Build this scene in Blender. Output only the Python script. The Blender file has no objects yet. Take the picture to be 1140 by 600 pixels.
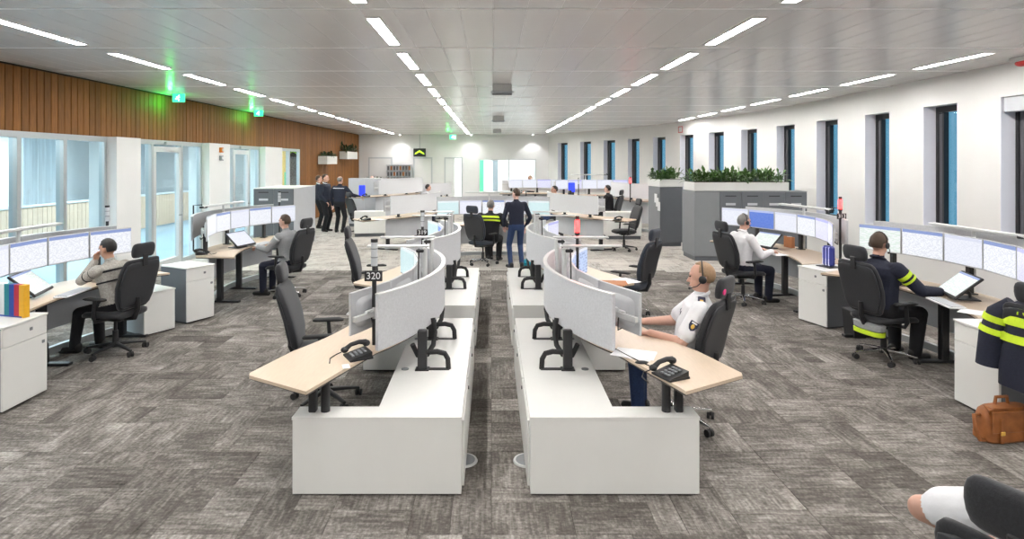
import bpy, bmesh, math, random
from mathutils import Vector, Matrix, noise
R = math.radians
random.seed(7)
scene = bpy.context.scene
col = scene.collection

# ------------------------------------------------------------------ camera
F, CX, CY, CAMZ = 660.0, 547.0, 180.0, 2.2
cd = bpy.data.cameras.new('camera'); cam = bpy.data.objects.new('camera', cd); col.objects.link(cam)
cam.location = (0, 0, CAMZ); cam.rotation_euler = (R(90), 0, 0)
cd.sensor_fit = 'HORIZONTAL'; cd.sensor_width = 36.0; cd.lens = 36.0 * F / 1140
cd.shift_x = (570 - CX) / 1140; cd.shift_y = -(300 - CY) / 1140; cd.clip_start = .05
scene.camera = cam
# ------------------------------------------------------------------ world: blue dusk outside
w = bpy.data.worlds.new('dusk'); scene.world = w; w.use_nodes = True
bg = w.node_tree.nodes['Background']; bg.inputs[0].default_value = (.20, .39, .50, 1); bg.inputs[1].default_value = 1.0
vs = scene.view_settings
vs.view_transform = 'Standard'; vs.look = 'None'; vs.gamma = 1; vs.use_curve_mapping = False; vs.exposure = 0.16
LAMP = 62.0          # radiance of the linear ceiling lights
CEIL = 3.6

def gp(px, py, z=0.0):            # a pixel on something at height z
    Y = (CAMZ - z) * F / (py - CY); return ((px - CX) * Y / F, Y)

# ------------------------------------------------------------------ materials
MT = {}
def nt(name):
    m = bpy.data.materials.new(name); m.use_nodes = True; MT[name] = m
    t = m.node_tree; return m, t, t.nodes['Principled BSDF']
def N(t, kind, **kw):
    n = t.nodes.new(kind)
    for k, v in kw.items(): setattr(n, k, v)
    return n
def pm(name, c, rough=.5, metal=0., var=.06, scale=40., bump=0., spec=.5, coat=0., rnd=0., stretch=None, sheen=0.):
    m, t, p = nt(name)
    p.inputs['Roughness'].default_value = rough; p.inputs['Metallic'].default_value = metal
    p.inputs['Specular IOR Level'].default_value = spec; p.inputs['Coat Weight'].default_value = coat
    p.inputs['Sheen Weight'].default_value = sheen
    tc = N(t, 'ShaderNodeTexCoord'); mp = N(t, 'ShaderNodeMapping'); t.links.new(tc.outputs['Object'], mp.inputs[0])
    if stretch: mp.inputs['Scale'].default_value = stretch
    nz = N(t, 'ShaderNodeTexNoise'); nz.inputs['Scale'].default_value = scale; nz.inputs['Detail'].default_value = 4
    t.links.new(mp.outputs[0], nz.inputs['Vector'])
    mr = N(t, 'ShaderNodeMapRange'); mr.inputs[1].default_value = .25; mr.inputs[2].default_value = .75
    mr.inputs[3].default_value = 1 - var; mr.inputs[4].default_value = 1 + var
    t.links.new(nz.outputs[0], mr.inputs[0])
    last = mr.outputs[0]
    if rnd:
        oi = N(t, 'ShaderNodeObjectInfo'); m2 = N(t, 'ShaderNodeMapRange')
        m2.inputs[3].default_value = 1 - rnd; m2.inputs[4].default_value = 1 + rnd; t.links.new(oi.outputs['Random'], m2.inputs[0])
        mu = N(t, 'ShaderNodeMath', operation='MULTIPLY'); t.links.new(last, mu.inputs[0]); t.links.new(m2.outputs[0], mu.inputs[1]); last = mu.outputs[0]
        ad = N(t, 'ShaderNodeVectorMath', operation='ADD'); sc = N(t, 'ShaderNodeMath', operation='MULTIPLY'); sc.inputs[1].default_value = 37
        t.links.new(oi.outputs['Random'], sc.inputs[0]); t.links.new(mp.outputs[0], ad.inputs[0]); t.links.new(sc.outputs[0], ad.inputs[1]); t.links.new(ad.outputs[0], nz.inputs['Vector'])
    vm = N(t, 'ShaderNodeVectorMath', operation='SCALE'); vm.inputs[0].default_value = c; t.links.new(last, vm.inputs['Scale'])
    t.links.new(vm.outputs[0], p.inputs['Base Color'])
    if bump:
        b = N(t, 'ShaderNodeBump'); b.inputs['Strength'].default_value = bump; b.inputs['Distance'].default_value = .01
        t.links.new(nz.outputs[0], b.inputs['Height']); t.links.new(b.outputs[0], p.inputs['Normal'])
    return m
def em(name, c, s):
    m, t, p = nt(name); p.inputs['Base Color'].default_value = (*c, 1); p.inputs['Emission Color'].default_value = (*c, 1)
    p.inputs['Emission Strength'].default_value = s; p.inputs['Roughness'].default_value = .4; return m
def glass(name, tint, refl=.12, rough=.02):
    m, t, p = nt(name); t.nodes.remove(p)
    o = t.nodes['Material Output']; mx = N(t, 'ShaderNodeMixShader'); tr = N(t, 'ShaderNodeBsdfTransparent'); gl = N(t, 'ShaderNodeBsdfGlossy')
    tr.inputs[0].default_value = (*tint, 1); gl.inputs['Roughness'].default_value = rough
    lw = N(t, 'ShaderNodeLayerWeight'); lw.inputs[0].default_value = .5; pw = N(t, 'ShaderNodeMath', operation='POWER'); pw.inputs[1].default_value = 4.
    t.links.new(lw.outputs['Facing'], pw.inputs[0]); ad = N(t, 'ShaderNodeMath', operation='MULTIPLY_ADD'); ad.inputs[1].default_value = .55; ad.inputs[2].default_value = refl * .3; ad.use_clamp = True
    t.links.new(pw.outputs[0], ad.inputs[0]); t.links.new(ad.outputs[0], mx.inputs[0]); t.links.new(tr.outputs[0], mx.inputs[1]); t.links.new(gl.outputs[0], mx.inputs[2]); t.links.new(mx.outputs[0], o.inputs[0]); return m

pm('white_wall', (.77, .765, .75), .7, var=.015, scale=3)
pm('wall_grey', (.79, .785, .785), .7, var=.02, scale=3)
pm('ceiling_back', (.82, .81, .80), .6, var=.02)
pm('ceiling_panel', (.78, .765, .75), .26, var=.01, scale=6, spec=.9)
pm('ceiling_trim', (.93, .92, .91), .35, var=.01)
pm('oak_slat', (.225, .092, .022), .6, spec=.25, var=.22, scale=9, stretch=(6, 6, .5), rnd=.18, bump=.1)
pm('pale_oak', (.66, .49, .36), .5, var=.1, scale=8, stretch=(5, 5, .6))
pm('dark_gap', (.035, .022, .013), .8)
pm('alu', (.50, .53, .54), .35, metal=.6, var=.03)
pm('alu_light', (.66, .67, .67), .35, metal=.25, var=.03)
pm('chrome', (.75, .75, .75), .15, metal=1, var=.02)
pm('white_lam', (.80, .80, .775), .35, var=.012, scale=5)
pm('reveal_dusk_tint', (.86, .86, .93), .5, var=.01); pm('white_plastic', (.76, .77, .78), .4, var=.01)  # first one: pale lavender, dusk light put into the jamb colour
pm('grey_lam', (.125, .135, .15), .45, var=.03, scale=6)
pm('grey_mid', (.225, .237, .25), .5, var=.03, scale=6)
pm('grey_light', (.55, .57, .60), .5, var=.03, scale=6)
pm('maple', (.62, .495, .375), .38, var=.05, scale=7, stretch=(9, 1.2, 9))
pm('dark_edge', (.06, .05, .045), .5)
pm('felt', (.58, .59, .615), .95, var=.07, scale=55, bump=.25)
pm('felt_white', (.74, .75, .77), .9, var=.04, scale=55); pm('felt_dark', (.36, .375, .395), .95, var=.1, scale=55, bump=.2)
pm('black_metal', (.018, .018, .02), .4, var=.1)
pm('black_plastic', (.016, .016, .018), .45, var=.1)
pm('rubber', (.02, .02, .021), .7)
pm('chair_fabric', (.017, .018, .022), .75, var=.3, scale=120, bump=.12, sheen=.15)
pm('chair_blue', (.024, .032, .048), .7, var=.25, scale=120, bump=.12, sheen=.15)
pm('chair_shell', (.03, .032, .037), .38, var=.1)
pm('monitor_case', (.50, .51, .53), .45, var=.02)
pm('monitor_dark', (.10, .10, .11), .45, var=.05)
pm('paper', (.85, .85, .86), .8, var=.02)
pm('leaf', (.07, .15, .035), .5, var=.45, scale=14)
pm('leaf_dark', (.02, .055, .018), .5, var=.4, scale=14)
pm('soil', (.03, .022, .015), .9)
pm('skin', (.62, .36, .27), .5, var=.05, scale=25)
pm('skin_pale', (.70, .45, .38), .5, var=.05, scale=25)
pm('skin_tan', (.50, .27, .18), .5, var=.05, scale=25)
pm('lip', (.45, .17, .15), .5); pm('eye_dark', (.02, .015, .012), .2)
pm('hair_black', (.012, .010, .010), .5, var=.4, scale=160, bump=.4)
pm('hair_brown', (.06, .035, .02), .55, var=.4, scale=160, bump=.4)
pm('hair_grey', (.20, .19, .18), .6, var=.35, scale=160, bump=.4)
pm('hair_sand', (.33, .21, .12), .6, var=.25, scale=160, bump=.3)
pm('shirt_white', (.80, .80, .82), .85, var=.04, scale=18, bump=.25)
pm('navy', (.012, .015, .032), .85, var=.2, scale=60, bump=.15)
pm('black_cloth', (.010, .010, .013), .85, var=.2, scale=60, bump=.15)
pm('jeans', (.025, .05, .13), .85, var=.25, scale=70, bump=.15)
pm('suit', (.016, .022, .04), .8, var=.15, scale=60)
pm('hivis', (.62, .82, .03), .6, var=.06, scale=50)
pm('hivis_grey', (.3, .31, .32), .7, var=.1, scale=50)
pm('sweater', (.40, .38, .345), .95, var=.3, scale=70, bump=.3)
pm('leather_tan', (.30, .105, .03), .45, var=.3, scale=12, bump=.2)
pm('shoe', (.012, .011, .011), .4)
pm('pink', (.80, .05, .25), .5); pm('gold', (.75, .48, .08), .4); pm('badge_navy', (.015, .02, .06), .6)
pm('red_box', (.55, .02, .02), .4); pm('cyan_bag', (.02, .35, .48), .5, var=.3)
pm('blue_floor', (.30, .42, .50), .35, var=.04); pm('curtain', (.72, .76, .78), .8, var=.15, scale=3, stretch=(1, 8, .2))
pm('teal', (.02, .22, .25), .5); pm('blue', (.02, .06, .33), .5); pm('red', (.50, .02, .05), .5); pm('yellow', (.85, .45, .02), .5); pm('orange', (.75, .22, .02), .5)
pm('green_film', (.10, .55, .25), .5); pm('ochre', (.70, .42, .08), .6); pm('blue_case', (.03, .04, .25), .35); pm('box_brown', (.40, .16, .06), .7)
em('lamp', (1, .975, .945), LAMP); em('lamp_corridor', (.93, .98, 1), 30); em('lamp_back', (1, 1, 1), 24)
em('exit_green', (.05, .75, .35), 1.6); em('glow_white', (.9, 1, .95), 2.2); em('beacon_red', (1, .03, .03), 7); em('beacon_core', (1, .35, .3), 9)
em('chevron', (.45, .85, .03), 1.3); em('blue_glow', (.02, .04, .55), 1.2)
glass('window_glass', (.75, .9, .97)); glass('clear_glass', (.88, .965, .99), refl=.05); glass('beacon_clear', (.8, .82, .84))
pm('display_glass', (.02, .02, .022), .15)

def screen_mat(name, base, ink, hdr, strength=.92, rows=26., blocky=False):
    # a lit display: header bar and rows of short text on the object's own y / z plane
    m, t, p = nt(name); p.inputs['Base Color'].default_value = (.02, .02, .02, 1); p.inputs['Roughness'].default_value = .25
    tc = N(t, 'ShaderNodeTexCoord'); sp = N(t, 'ShaderNodeSeparateXYZ'); t.links.new(tc.outputs['Object'], sp.inputs[0])
    def math_(op, a, b=None):
        n = N(t, 'ShaderNodeMath', operation=op)
        for i, q in enumerate((a, b)):
            if q is None: continue
            if isinstance(q, (int, float)): n.inputs[i].default_value = q
            else: t.links.new(q, n.inputs[i])
        return n.outputs[0]
    y, z = sp.outputs['Y'], sp.outputs['Z']
    row = math_('FLOOR', math_('MULTIPLY', z, rows * 3)); fr = math_('FRACT', math_('MULTIPLY', z, rows * 3))
    cb = N(t, 'ShaderNodeCombineXYZ'); t.links.new(math_('MULTIPLY', y, 9. if blocky else 26.), cb.inputs[0]); t.links.new(row, cb.inputs[1])
    nz = N(t, 'ShaderNodeTexNoise'); nz.inputs['Scale'].default_value = 1.3; nz.inputs['Detail'].default_value = 1; t.links.new(cb.outputs[0], nz.inputs[0])
    txt = math_('MULTIPLY', math_('GREATER_THAN', nz.outputs[0], .5), math_('GREATER_THAN', fr, .45))
    txt = math_('MULTIPLY', txt, .45)
    head = math_('GREATER_THAN', z, .118)
    mx = N(t, 'ShaderNodeMixRGB'); mx.inputs[1].default_value = (*base, 1); mx.inputs[2].default_value = (*ink, 1); t.links.new(txt, mx.inputs[0])
    m2 = N(t, 'ShaderNodeMixRGB'); m2.inputs[2].default_value = (*hdr, 1); t.links.new(head, m2.inputs[0]); t.links.new(mx.outputs[0], m2.inputs[1])
    t.links.new(m2.outputs[0], p.inputs['Emission Color']); p.inputs['Emission Strength'].default_value = strength
screen_mat('scr_doc', (.90, .92, .97), (.45, .48, .60), (.25, .33, .62))
screen_mat('scr_plain', (.84, .86, .95), (.62, .65, .76), (.70, .73, .86))
screen_mat('scr_blue', (.10, .20, .66), (.20, .30, .75), (.45, .52, .80))
screen_mat('scr_map', (.87, .91, .90), (.45, .68, .50), (.30, .38, .66), blocky=True)
screen_mat('scr_violet', (.78, .78, .95), (.50, .50, .78), (.48, .48, .85))
screen_mat('scr_teal', (.68, .86, .88), (.55, .75, .78), (.80, .90, .92))
screen_mat('scr_tiles', (.55, .66, .92), (.10, .16, .40), (.80, .84, .95), blocky=True, rows=10.)
SCR = ['scr_doc', 'scr_plain', 'scr_map', 'scr_violet', 'scr_doc']

# ------------------------------------------------------------------ mesh helpers
class MB:
    def __init__(s): s.v = []; s.f = []; s.m = []; s.T = Matrix(); s.mi = 0
    def add(s, vs, fs):
        o = len(s.v); T = s.T
        s.v += [tuple(T @ Vector(v)) for v in vs]; s.f += [tuple(i + o for i in f) for f in fs]; s.m += [s.mi] * len(fs); return s
    def box(s, c, d, rz=0., bev=0., M=None):
        hx, hy, hz = d[0] / 2, d[1] / 2, d[2] / 2
        Q = Matrix.Translation(c) @ (M if M is not None else Matrix.Rotation(rz, 4, 'Z'))
        if not bev:
            vs = [(x, y, z) for x in (-hx, hx) for y in (-hy, hy) for z in (-hz, hz)]
            fs = [(0, 1, 3, 2), (4, 6, 7, 5), (0, 4, 5, 1), (2, 3, 7, 6), (0, 2, 6, 4), (1, 5, 7, 3)]
        else:
            b = min(bev, hx * .99, hy * .99, hz * .99); vs = []; ix = {}
            for sx in (-1, 1):
                for sy in (-1, 1):
                    for sz in (-1, 1):
                        k = (sx, sy, sz)
                        for a, p in enumerate(((hx, hy - b, hz - b), (hx - b, hy, hz - b), (hx - b, hy - b, hz))):
                            ix[k, a] = len(vs); vs.append((sx * p[0], sy * p[1], sz * p[2]))
            fs = [];
            for a in range(3):
                o1, o2 = [q for q in range(3) if q != a]
                for sg in (-1, 1):
                    def kk(u, v_):
                        k = [0, 0, 0]; k[a] = sg; k[o1] = u; k[o2] = v_; return tuple(k)
                    fs.append([ix[kk(u, v_), a] for u, v_ in ((-1, -1), (1, -1), (1, 1), (-1, 1))])
                for u in (-1, 1):
                    for v_ in (-1, 1):
                        k0 = [0, 0, 0]; k0[o1] = u; k0[o2] = v_; k1 = k0[:]; k0[a] = -1; k1[a] = 1; k0 = tuple(k0); k1 = tuple(k1)
                        fs.append([ix[k0, o1], ix[k1, o1], ix[k1, o2], ix[k0, o2]])
            for sx in (-1, 1):
                for sy in (-1, 1):
                    for sz in (-1, 1): fs.append([ix[(sx, sy, sz), a] for a in range(3)])
        return s.add([Q @ Vector(v) for v in vs], fs)
    def rings(s, rs, cap=True):
        n = len(rs[0]); vs = [p for r in rs for p in r]; fs = []
        for i in range(len(rs) - 1):
            for j in range(n): fs.append((i * n + j, i * n + (j + 1) % n, (i + 1) * n + (j + 1) % n, (i + 1) * n + j))
        if cap: fs.append(tuple(range(n))[::-1]); fs.append(tuple((len(rs) - 1) * n + j for j in range(n)))
        return s.add(vs, fs)
    def tube(s, pts, r, n=8, r1=None):
        pts = [Vector(p) for p in pts]; L = len(pts); rs = []; t0 = (pts[1] - pts[0]).normalized()
        up = Vector((0, 0, 1)) if abs(t0.z) < .9 else Vector((1, 0, 0)); a = t0.cross(up).normalized()
        for i, p in enumerate(pts):
            t = (pts[min(i + 1, L - 1)] - pts[max(i - 1, 0)]).normalized(); a = (a - t * a.dot(t)).normalized(); b = t.cross(a)
            q = r[i] if isinstance(r, (list, tuple)) else (r if r1 is None else r + (r1 - r) * i / (L - 1))
            rs.append([p + a * (q * math.cos(2 * math.pi * j / n)) + b * (q * math.sin(2 * math.pi * j / n)) for j in range(n)])
        return s.rings(rs)
    def cyl(s, p0, p1, r0, r1=None, n=12): return s.tube([p0, p1], r0, n, r0 if r1 is None else r1)
    def ell(s, c, r, nu=12, nv=8, M=None):
        vs = [(0, 0, -1)]
        for i in range(1, nv):
            ph = -math.pi / 2 + math.pi * i / nv
            vs += [(math.cos(ph) * math.cos(2 * math.pi * j / nu), math.cos(ph) * math.sin(2 * math.pi * j / nu), math.sin(ph)) for j in range(nu)]
        vs.append((0, 0, 1)); fs = []
        for j in range(nu):
            fs.append((0, 1 + (j + 1) % nu, 1 + j)); e = 1 + (nv - 2) * nu; fs.append((e + j, e + (j + 1) % nu, len(vs) - 1))
            for i in range(nv - 2):
                a = 1 + i * nu; fs.append((a + j, a + (j + 1) % nu, a + nu + (j + 1) % nu, a + nu + j))
        Q = Matrix.Translation(c) @ (M if M is not None else Matrix())
        return s.add([Q @ Vector((v[0] * r[0], v[1] * r[1], v[2] * r[2])) for v in vs], fs)
    def prism(s, poly, z0, z1):
        n = len(poly); vs = [(x, y, z0) for x, y in poly] + [(x, y, z1) for x, y in poly]
        fs = [tuple(range(n))[::-1], tuple(range(n, 2 * n))] + [(i, (i + 1) % n, n + (i + 1) % n, n + i) for i in range(n)]
        return s.add(vs, fs)
    def loft(s, secs, n=20, e=4.):
        # secs: (centre, u axis, v axis, half u, half v) of super-elliptic rings
        rs = []
        for c, u, v, a, b in secs:
            c, u, v = Vector(c), Vector(u), Vector(v); r = []
            for j in range(n):
                th = 2 * math.pi * j / n; x, y = math.cos(th), math.sin(th)
                r.append(c + u * (a * math.copysign(abs(x) ** (2 / e), x)) + v * (b * math.copysign(abs(y) ** (2 / e), y)))
            rs.append(r)
        return s.rings(rs)
    def arc(s, Rr, y0, y1, z0, z1, t, n=24, off=0.):
        # curved sheet: part of a circle of radius Rr about (-Rr, 0), shifted by off in x
        a0, a1 = math.asin(y0 / Rr), math.asin(y1 / Rr); rs = []
        for i in range(n + 1):
            a = a0 + (a1 - a0) * i / n; c, q = math.cos(a), math.sin(a)
            P = lambda r, z: (off - Rr + r * c, r * q, z)
            rs.append([P(Rr, z0), P(Rr + t, z0), P(Rr + t, z1), P(Rr, z1)])
        return s.rings(rs)
    def build(s, name, mat, parent=None, loc=(0, 0, 0), rz=0., smooth=35, link=True):
        me = bpy.data.meshes.new(name); me.from_pydata(s.v, [], s.f)
        bm = bmesh.new(); bm.from_mesh(me); bmesh.ops.recalc_face_normals(bm, faces=bm.faces); bm.to_mesh(me); bm.free()
        for q in (mat if isinstance(mat, (list, tuple)) else [mat]): me.materials.append(MT[q])
        if any(s.m): me.polygons.foreach_set('material_index', s.m)
        if smooth: me.polygons.foreach_set('use_smooth', [True] * len(me.polygons)); me.set_sharp_from_angle(angle=R(smooth))
        o = bpy.data.objects.new(name, me); col.objects.link(o); o.location = loc; o.rotation_euler = (0, 0, rz)
        if parent: o.parent = parent
        return o
def mb(): return MB()
def tag(o, label, cat=None, group=None, kind=None):
    if label: o['label'] = label
    if cat: o['category'] = cat
    if group: o['group'] = group
    if kind: o['kind'] = kind
    return o
def thing(name, label, cat, loc=(0, 0, 0), rz=0., group=None, kind=None):
    o = bpy.data.objects.new(name, None); o.empty_display_size = .1; col.objects.link(o)
    o.location = loc; o.rotation_euler = (0, 0, rz); return tag(o, label, cat, group, kind)
def copy_tree(o, parent=None):
    c = o.copy(); col.objects.link(c); c.parent = parent
    for ch in list(o.children): copy_tree(ch, c)
    return c
ORD = ['first', 'second', 'third', 'fourth', 'fifth', 'sixth', 'seventh', 'eighth', 'ninth', 'tenth', 'eleventh', 'twelfth', 'thirteenth', 'fourteenth', 'fifteenth', 'sixteenth', 'seventeenth', 'eighteenth']
def text_mesh(name, s, size, mat, parent, loc, M, depth=.002, align='CENTER'):
    cu = bpy.data.curves.new(name, 'FONT'); cu.body = s; cu.size = size; cu.extrude = depth; cu.align_x = align; cu.align_y = 'CENTER'
    o = bpy.data.objects.new(name, cu); col.objects.link(o); dg = bpy.context.evaluated_depsgraph_get()
    me = bpy.data.meshes.new_from_object(o.evaluated_get(dg)); bpy.data.objects.remove(o)
    me.materials.clear(); me.materials.append(MT[mat])
    t = bpy.data.objects.new(name, me); col.objects.link(t); t.parent = parent; t.matrix_local = Matrix.Translation(loc) @ M; return t
# ------------------------------------------------------------------ floor: slab + carpet tiles
XL, YB, Y0 = -6.8, 30.5, -7.0
m, t, p = nt('carpet'); p.inputs['Roughness'].default_value = .95; p.inputs['Specular IOR Level'].default_value = .15
uv = N(t, 'ShaderNodeUVMap'); at = N(t, 'ShaderNodeAttribute', attribute_name='tint')
def nz(scale, sx, sy, det=5):
    mp = N(t, 'ShaderNodeMapping'); mp.inputs['Scale'].default_value = (sx, sy, 1); t.links.new(uv.outputs[0], mp.inputs[0])
    n = N(t, 'ShaderNodeTexNoise'); n.inputs['Scale'].default_value = scale; n.inputs['Detail'].default_value = det; n.inputs['Roughness'].default_value = .65
    t.links.new(mp.outputs[0], n.inputs['Vector']); return n.outputs[0]
def mth(op, a, b):
    n = N(t, 'ShaderNodeMath', operation=op)
    for i, q in enumerate((a, b)):
        if isinstance(q, (int, float)): n.inputs[i].default_value = q
        else: t.links.new(q, n.inputs[i])
    return n.outputs[0]
s1 = nz(4., 1., 9.); s2 = nz(24., 2., 1.2, 4); s3 = nz(2.2, 1., 1.6, 2)
val = mth('ADD', mth('ADD', mth('MULTIPLY', mth('SUBTRACT', s1, .5), 1.0), mth('MULTIPLY', mth('SUBTRACT', s2, .5), .95)), mth('MULTIPLY', mth('SUBTRACT', s3, .5), .9))
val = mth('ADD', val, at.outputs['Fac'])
rp = N(t, 'ShaderNodeValToRGB'); e = rp.color_ramp.elements
e[0].position = .0; e[0].color = (.040, .036, .032, 1); e[1].position = 1.; e[1].color = (.50, .47, .43, 1)
x = e.new(.45); x.color = (.140, .127, .114, 1); x = e.new(.7); x.color = (.265, .245, .225, 1)
t.links.new(val, rp.inputs[0]); t.links.new(rp.outputs[0], p.inputs['Base Color'])
bp = N(t, 'ShaderNodeBump'); bp.inputs['Strength'].default_value = .35; bp.inputs['Distance'].default_value = .004; t.links.new(s2, bp.inputs['Height']); t.links.new(bp.outputs[0], p.inputs['Normal'])

# right wall: a gently curving outline, near to far
WP = [(7.15, -7.), (7.25, 3.), (7.32, 7.4), (7.36, 9.3), (7.42, 11.2), (7.48, 13.05), (7.5, 14.9), (7.38, 16.75), (7.12, 18.55), (6.78, 20.4), (6.35, 22.2), (5.8, 23.95), (5.1, 25.7), (4.35, 27.4), (3.55, 29.1), (2.95, 30.5)]
floor = tag(mb().prism([(XL - .2, Y0)] + [(x + .2, y) for x, y in WP[:-1]] + [(WP[-1][0] + .2, YB + .2), (XL - .2, YB + .2)], -.2, -.008).build('floor', 'dark_gap', smooth=0), 'grey brown carpet tile floor of the control room', 'floor', kind='structure')
def wall_x(y):
    for (xa, ya), (xb, yb) in zip(WP, WP[1:]):
        if ya <= y <= yb: return xa + (xb - xa) * (y - ya) / (yb - ya)
    return 2.95
tiles = []
gx0 = -7.0
for i in range(30):
    for j in range(-4, 61):
        x, y = gx0 + i * .5, j * .5
        if x + .5 < XL or x > wall_x(min(y + .25, 30.4)) + .1: continue
        def put(x0, x1, y0, y1): tiles.append((((x0 + x1) / 2, (y0 + y1) / 2), (x1 - x0, y1 - y0), (x1 - x0) > (y1 - y0) * 1.01 or random.random() < .3))
        q = random.random(); s_ = random.choice((.17, .25, .25, .33))
        if q < .42: put(x, x + .5, y, y + s_); put(x, x + .5, y + s_, y + .5)
        elif q < .72: put(x, x + s_, y, y + .5); put(x + s_, x + .5, y, y + .5)
        elif q < .90: put(x, x + .5, y, y + .5)
        else: put(x, x + .5, y, y + s_); put(x, x + s_, y + s_, y + .5); put(x + s_, x + .5, y + s_, y + .5)
def tile_mesh(T, joined=None):
    vs, fs, uvs, tn = [], [], [], []
    for (c, d, along) in T:
        o = len(vs); g = .0012; z = random.uniform(-.0008, .0006); hx, hy = d[0] / 2 - g, d[1] / 2 - g; b = .003
        cx, cy = c if joined else (0, 0)
        vs += [(cx + sx * hx, cy + sy * hy, -.007) for sx, sy in ((-1, -1), (1, -1), (1, 1), (-1, 1))]
        vs += [(cx + sx * hx, cy + sy * hy, z - .0015) for sx, sy in ((-1, -1), (1, -1), (1, 1), (-1, 1))]
        vs += [(cx + sx * (hx - b), cy + sy * (hy - b), z) for sx, sy in ((-1, -1), (1, -1), (1, 1), (-1, 1))]
        q = [(0, 1, 5, 4), (1, 2, 6, 5), (2, 3, 7, 6), (3, 0, 4, 7), (4, 5, 9, 8), (5, 6, 10, 9), (6, 7, 11, 10), (7, 4, 8, 11), (8, 9, 10, 11)]
        fs += [tuple(a + o for a in f) for f in q]
        ru, rv = random.uniform(0, 50), random.uniform(0, 50)
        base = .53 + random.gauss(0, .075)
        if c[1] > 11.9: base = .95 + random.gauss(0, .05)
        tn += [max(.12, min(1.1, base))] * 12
        flip = random.random() < .35
        for f in q:
            for a in f:
                x, y, _ = vs[o + a]; x -= cx; y -= cy
                u, v = (x, y) if along else (y, x)
                if flip: u, v = v, u
                uvs += [u + ru, v + rv]
    me = bpy.data.meshes.new('carpet_tile'); me.from_pydata(vs, [], fs); l = me.uv_layers.new(name='UVMap'); l.data.foreach_set('uv', uvs)
    a = me.attributes.new('tint', 'FLOAT', 'POINT'); a.data.foreach_set('value', tn); me.materials.append(MT['carpet']); return me
def tile_px(T):
    (x, y), d, _ = T
    if y < 3.3: return 0
    px = CX + x / y * F; py = CY + CAMZ / y * F
    return (d[0] * d[1] / y ** 3) if -30 < px < 1170 and py < 620 else 0
tiles.sort(key=tile_px, reverse=True)
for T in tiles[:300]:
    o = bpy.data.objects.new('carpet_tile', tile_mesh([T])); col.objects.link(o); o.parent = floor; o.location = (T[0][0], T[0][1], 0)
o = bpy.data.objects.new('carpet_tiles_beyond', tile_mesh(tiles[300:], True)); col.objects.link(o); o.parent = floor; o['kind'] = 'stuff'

# ------------------------------------------------------------------ ceiling: metal planks, cross strips
ceiling = tag(mb().prism([(XL - .4, Y0)] + [(x + .5, y) for x, y in WP] + [(XL - .4, YB + .2)], CEIL + .0022, CEIL + .25).build('ceiling', 'ceiling_back', smooth=0), 'pale grey metal plank ceiling with linear lights', 'ceiling', kind='structure')
PW, PL, PY = .31, 1.86, 5.43
panels = []
for k in range(-7, 14):
    ya = PY + PL * k; yb = min(ya + PL, YB)
    i = 0
    while XL + PW * i < 7.6:
        xa = XL + PW * i; xb = xa + PW; i += 1
        lim = wall_x(min(max((ya + yb) / 2, -6.9), 30.4))
        if xa > lim + .15: break
        panels.append((xa, xb, ya, yb))
proto_panel = mb().box((0, 0, .003), (PW - .004, PL - .028, .005), bev=.002).build('ceiling_plank', 'ceiling_panel', ceiling, smooth=20)
def vis(p):
    d = (p[2] + p[3]) / 2; px = CX + (p[0] + p[1]) / 2 / max(d, .1) * F
    return 1 / d ** 3 if d > 5 and -80 < px < 1220 else 0
panels.sort(key=vis, reverse=True)
first = True; rest = mb()
for i, (xa, xb, ya, yb) in enumerate(panels):
    if i < 300:
        o = proto_panel if first else proto_panel.copy()
        if not first: col.objects.link(o)
        first = False; o.parent = ceiling; o.location = ((xa + xb) / 2, (ya + yb) / 2, CEIL)
    else: rest.box(((xa + xb) / 2, (ya + yb) / 2, CEIL + .003), (PW - .004, yb - ya - .028, .005), bev=.002)
rest.build('ceiling_planks_beyond', 'ceiling_panel', ceiling, smooth=20)['kind'] = 'stuff'
for k in range(-6, 14):
    y = PY + PL * k; x1 = wall_x(max(min(y, 30.4), -6.9)) + .1
    mb().box(((XL + x1) / 2, y, CEIL + .0015), (x1 - XL, .036, .006)).build('cross_strip', 'ceiling_trim', ceiling, smooth=0)

# ------------------------------------------------------------------ right wall with narrow deep windows
def on_wall(px):                  # where the ray of a pixel column meets the wall outline
    k = (px - CX) / F
    for (xa, ya), (xb, yb) in zip(WP[1:], WP[2:]):
        fa, fb = xa - k * ya, xb - k * yb
        if fa * fb <= 0: s = fa / (fa - fb); return Vector((xa + (xb - xa) * s, ya + (yb - ya) * s))
WIN = [(621, 632), (646, 658), (672, 685), (699, 712), (727, 741), (757, 772), (789, 806), (825, 843), (864.5, 885), (909, 933), (963, 990.5), (1028, 1066), (1114, 1162)][::-1]
SILL, HEAD, TH = .95, 3.13, .29
wall_r = mb(); ws = []
def seg(a, b, z0, z1, m_=None):
    d = (b - a).normalized(); n = Vector((d.y, -d.x)) * TH
    (m_ or wall_r).prism([tuple(a), tuple(a + n), tuple(b + n), tuple(b)], z0, z1)
prev = Vector(WP[0]); knots = [Vector(p) for p in WP]
for i, (pf, pn) in enumerate(WIN):
    near, far = on_wall(pn), on_wall(pf)
    pts = [prev] + [q for q in knots if prev.y + .05 < q.y < near.y - .05] + [near]
    for a, b in zip(pts, pts[1:]): seg(a, b, 0, CEIL + .1)
    seg(near, far, 0, SILL); seg(near, far, HEAD, CEIL + .1); ws.append((near, far)); prev = far
pts = [prev] + [q for q in knots if q.y > prev.y + .05]
for a, b in zip(pts, pts[1:]): seg(a, b, 0, CEIL + .1)
tag(wall_r.build('wall_right', 'white_wall', smooth=0), 'white curving outer wall with a row of narrow windows', 'wall', kind='structure')
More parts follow.
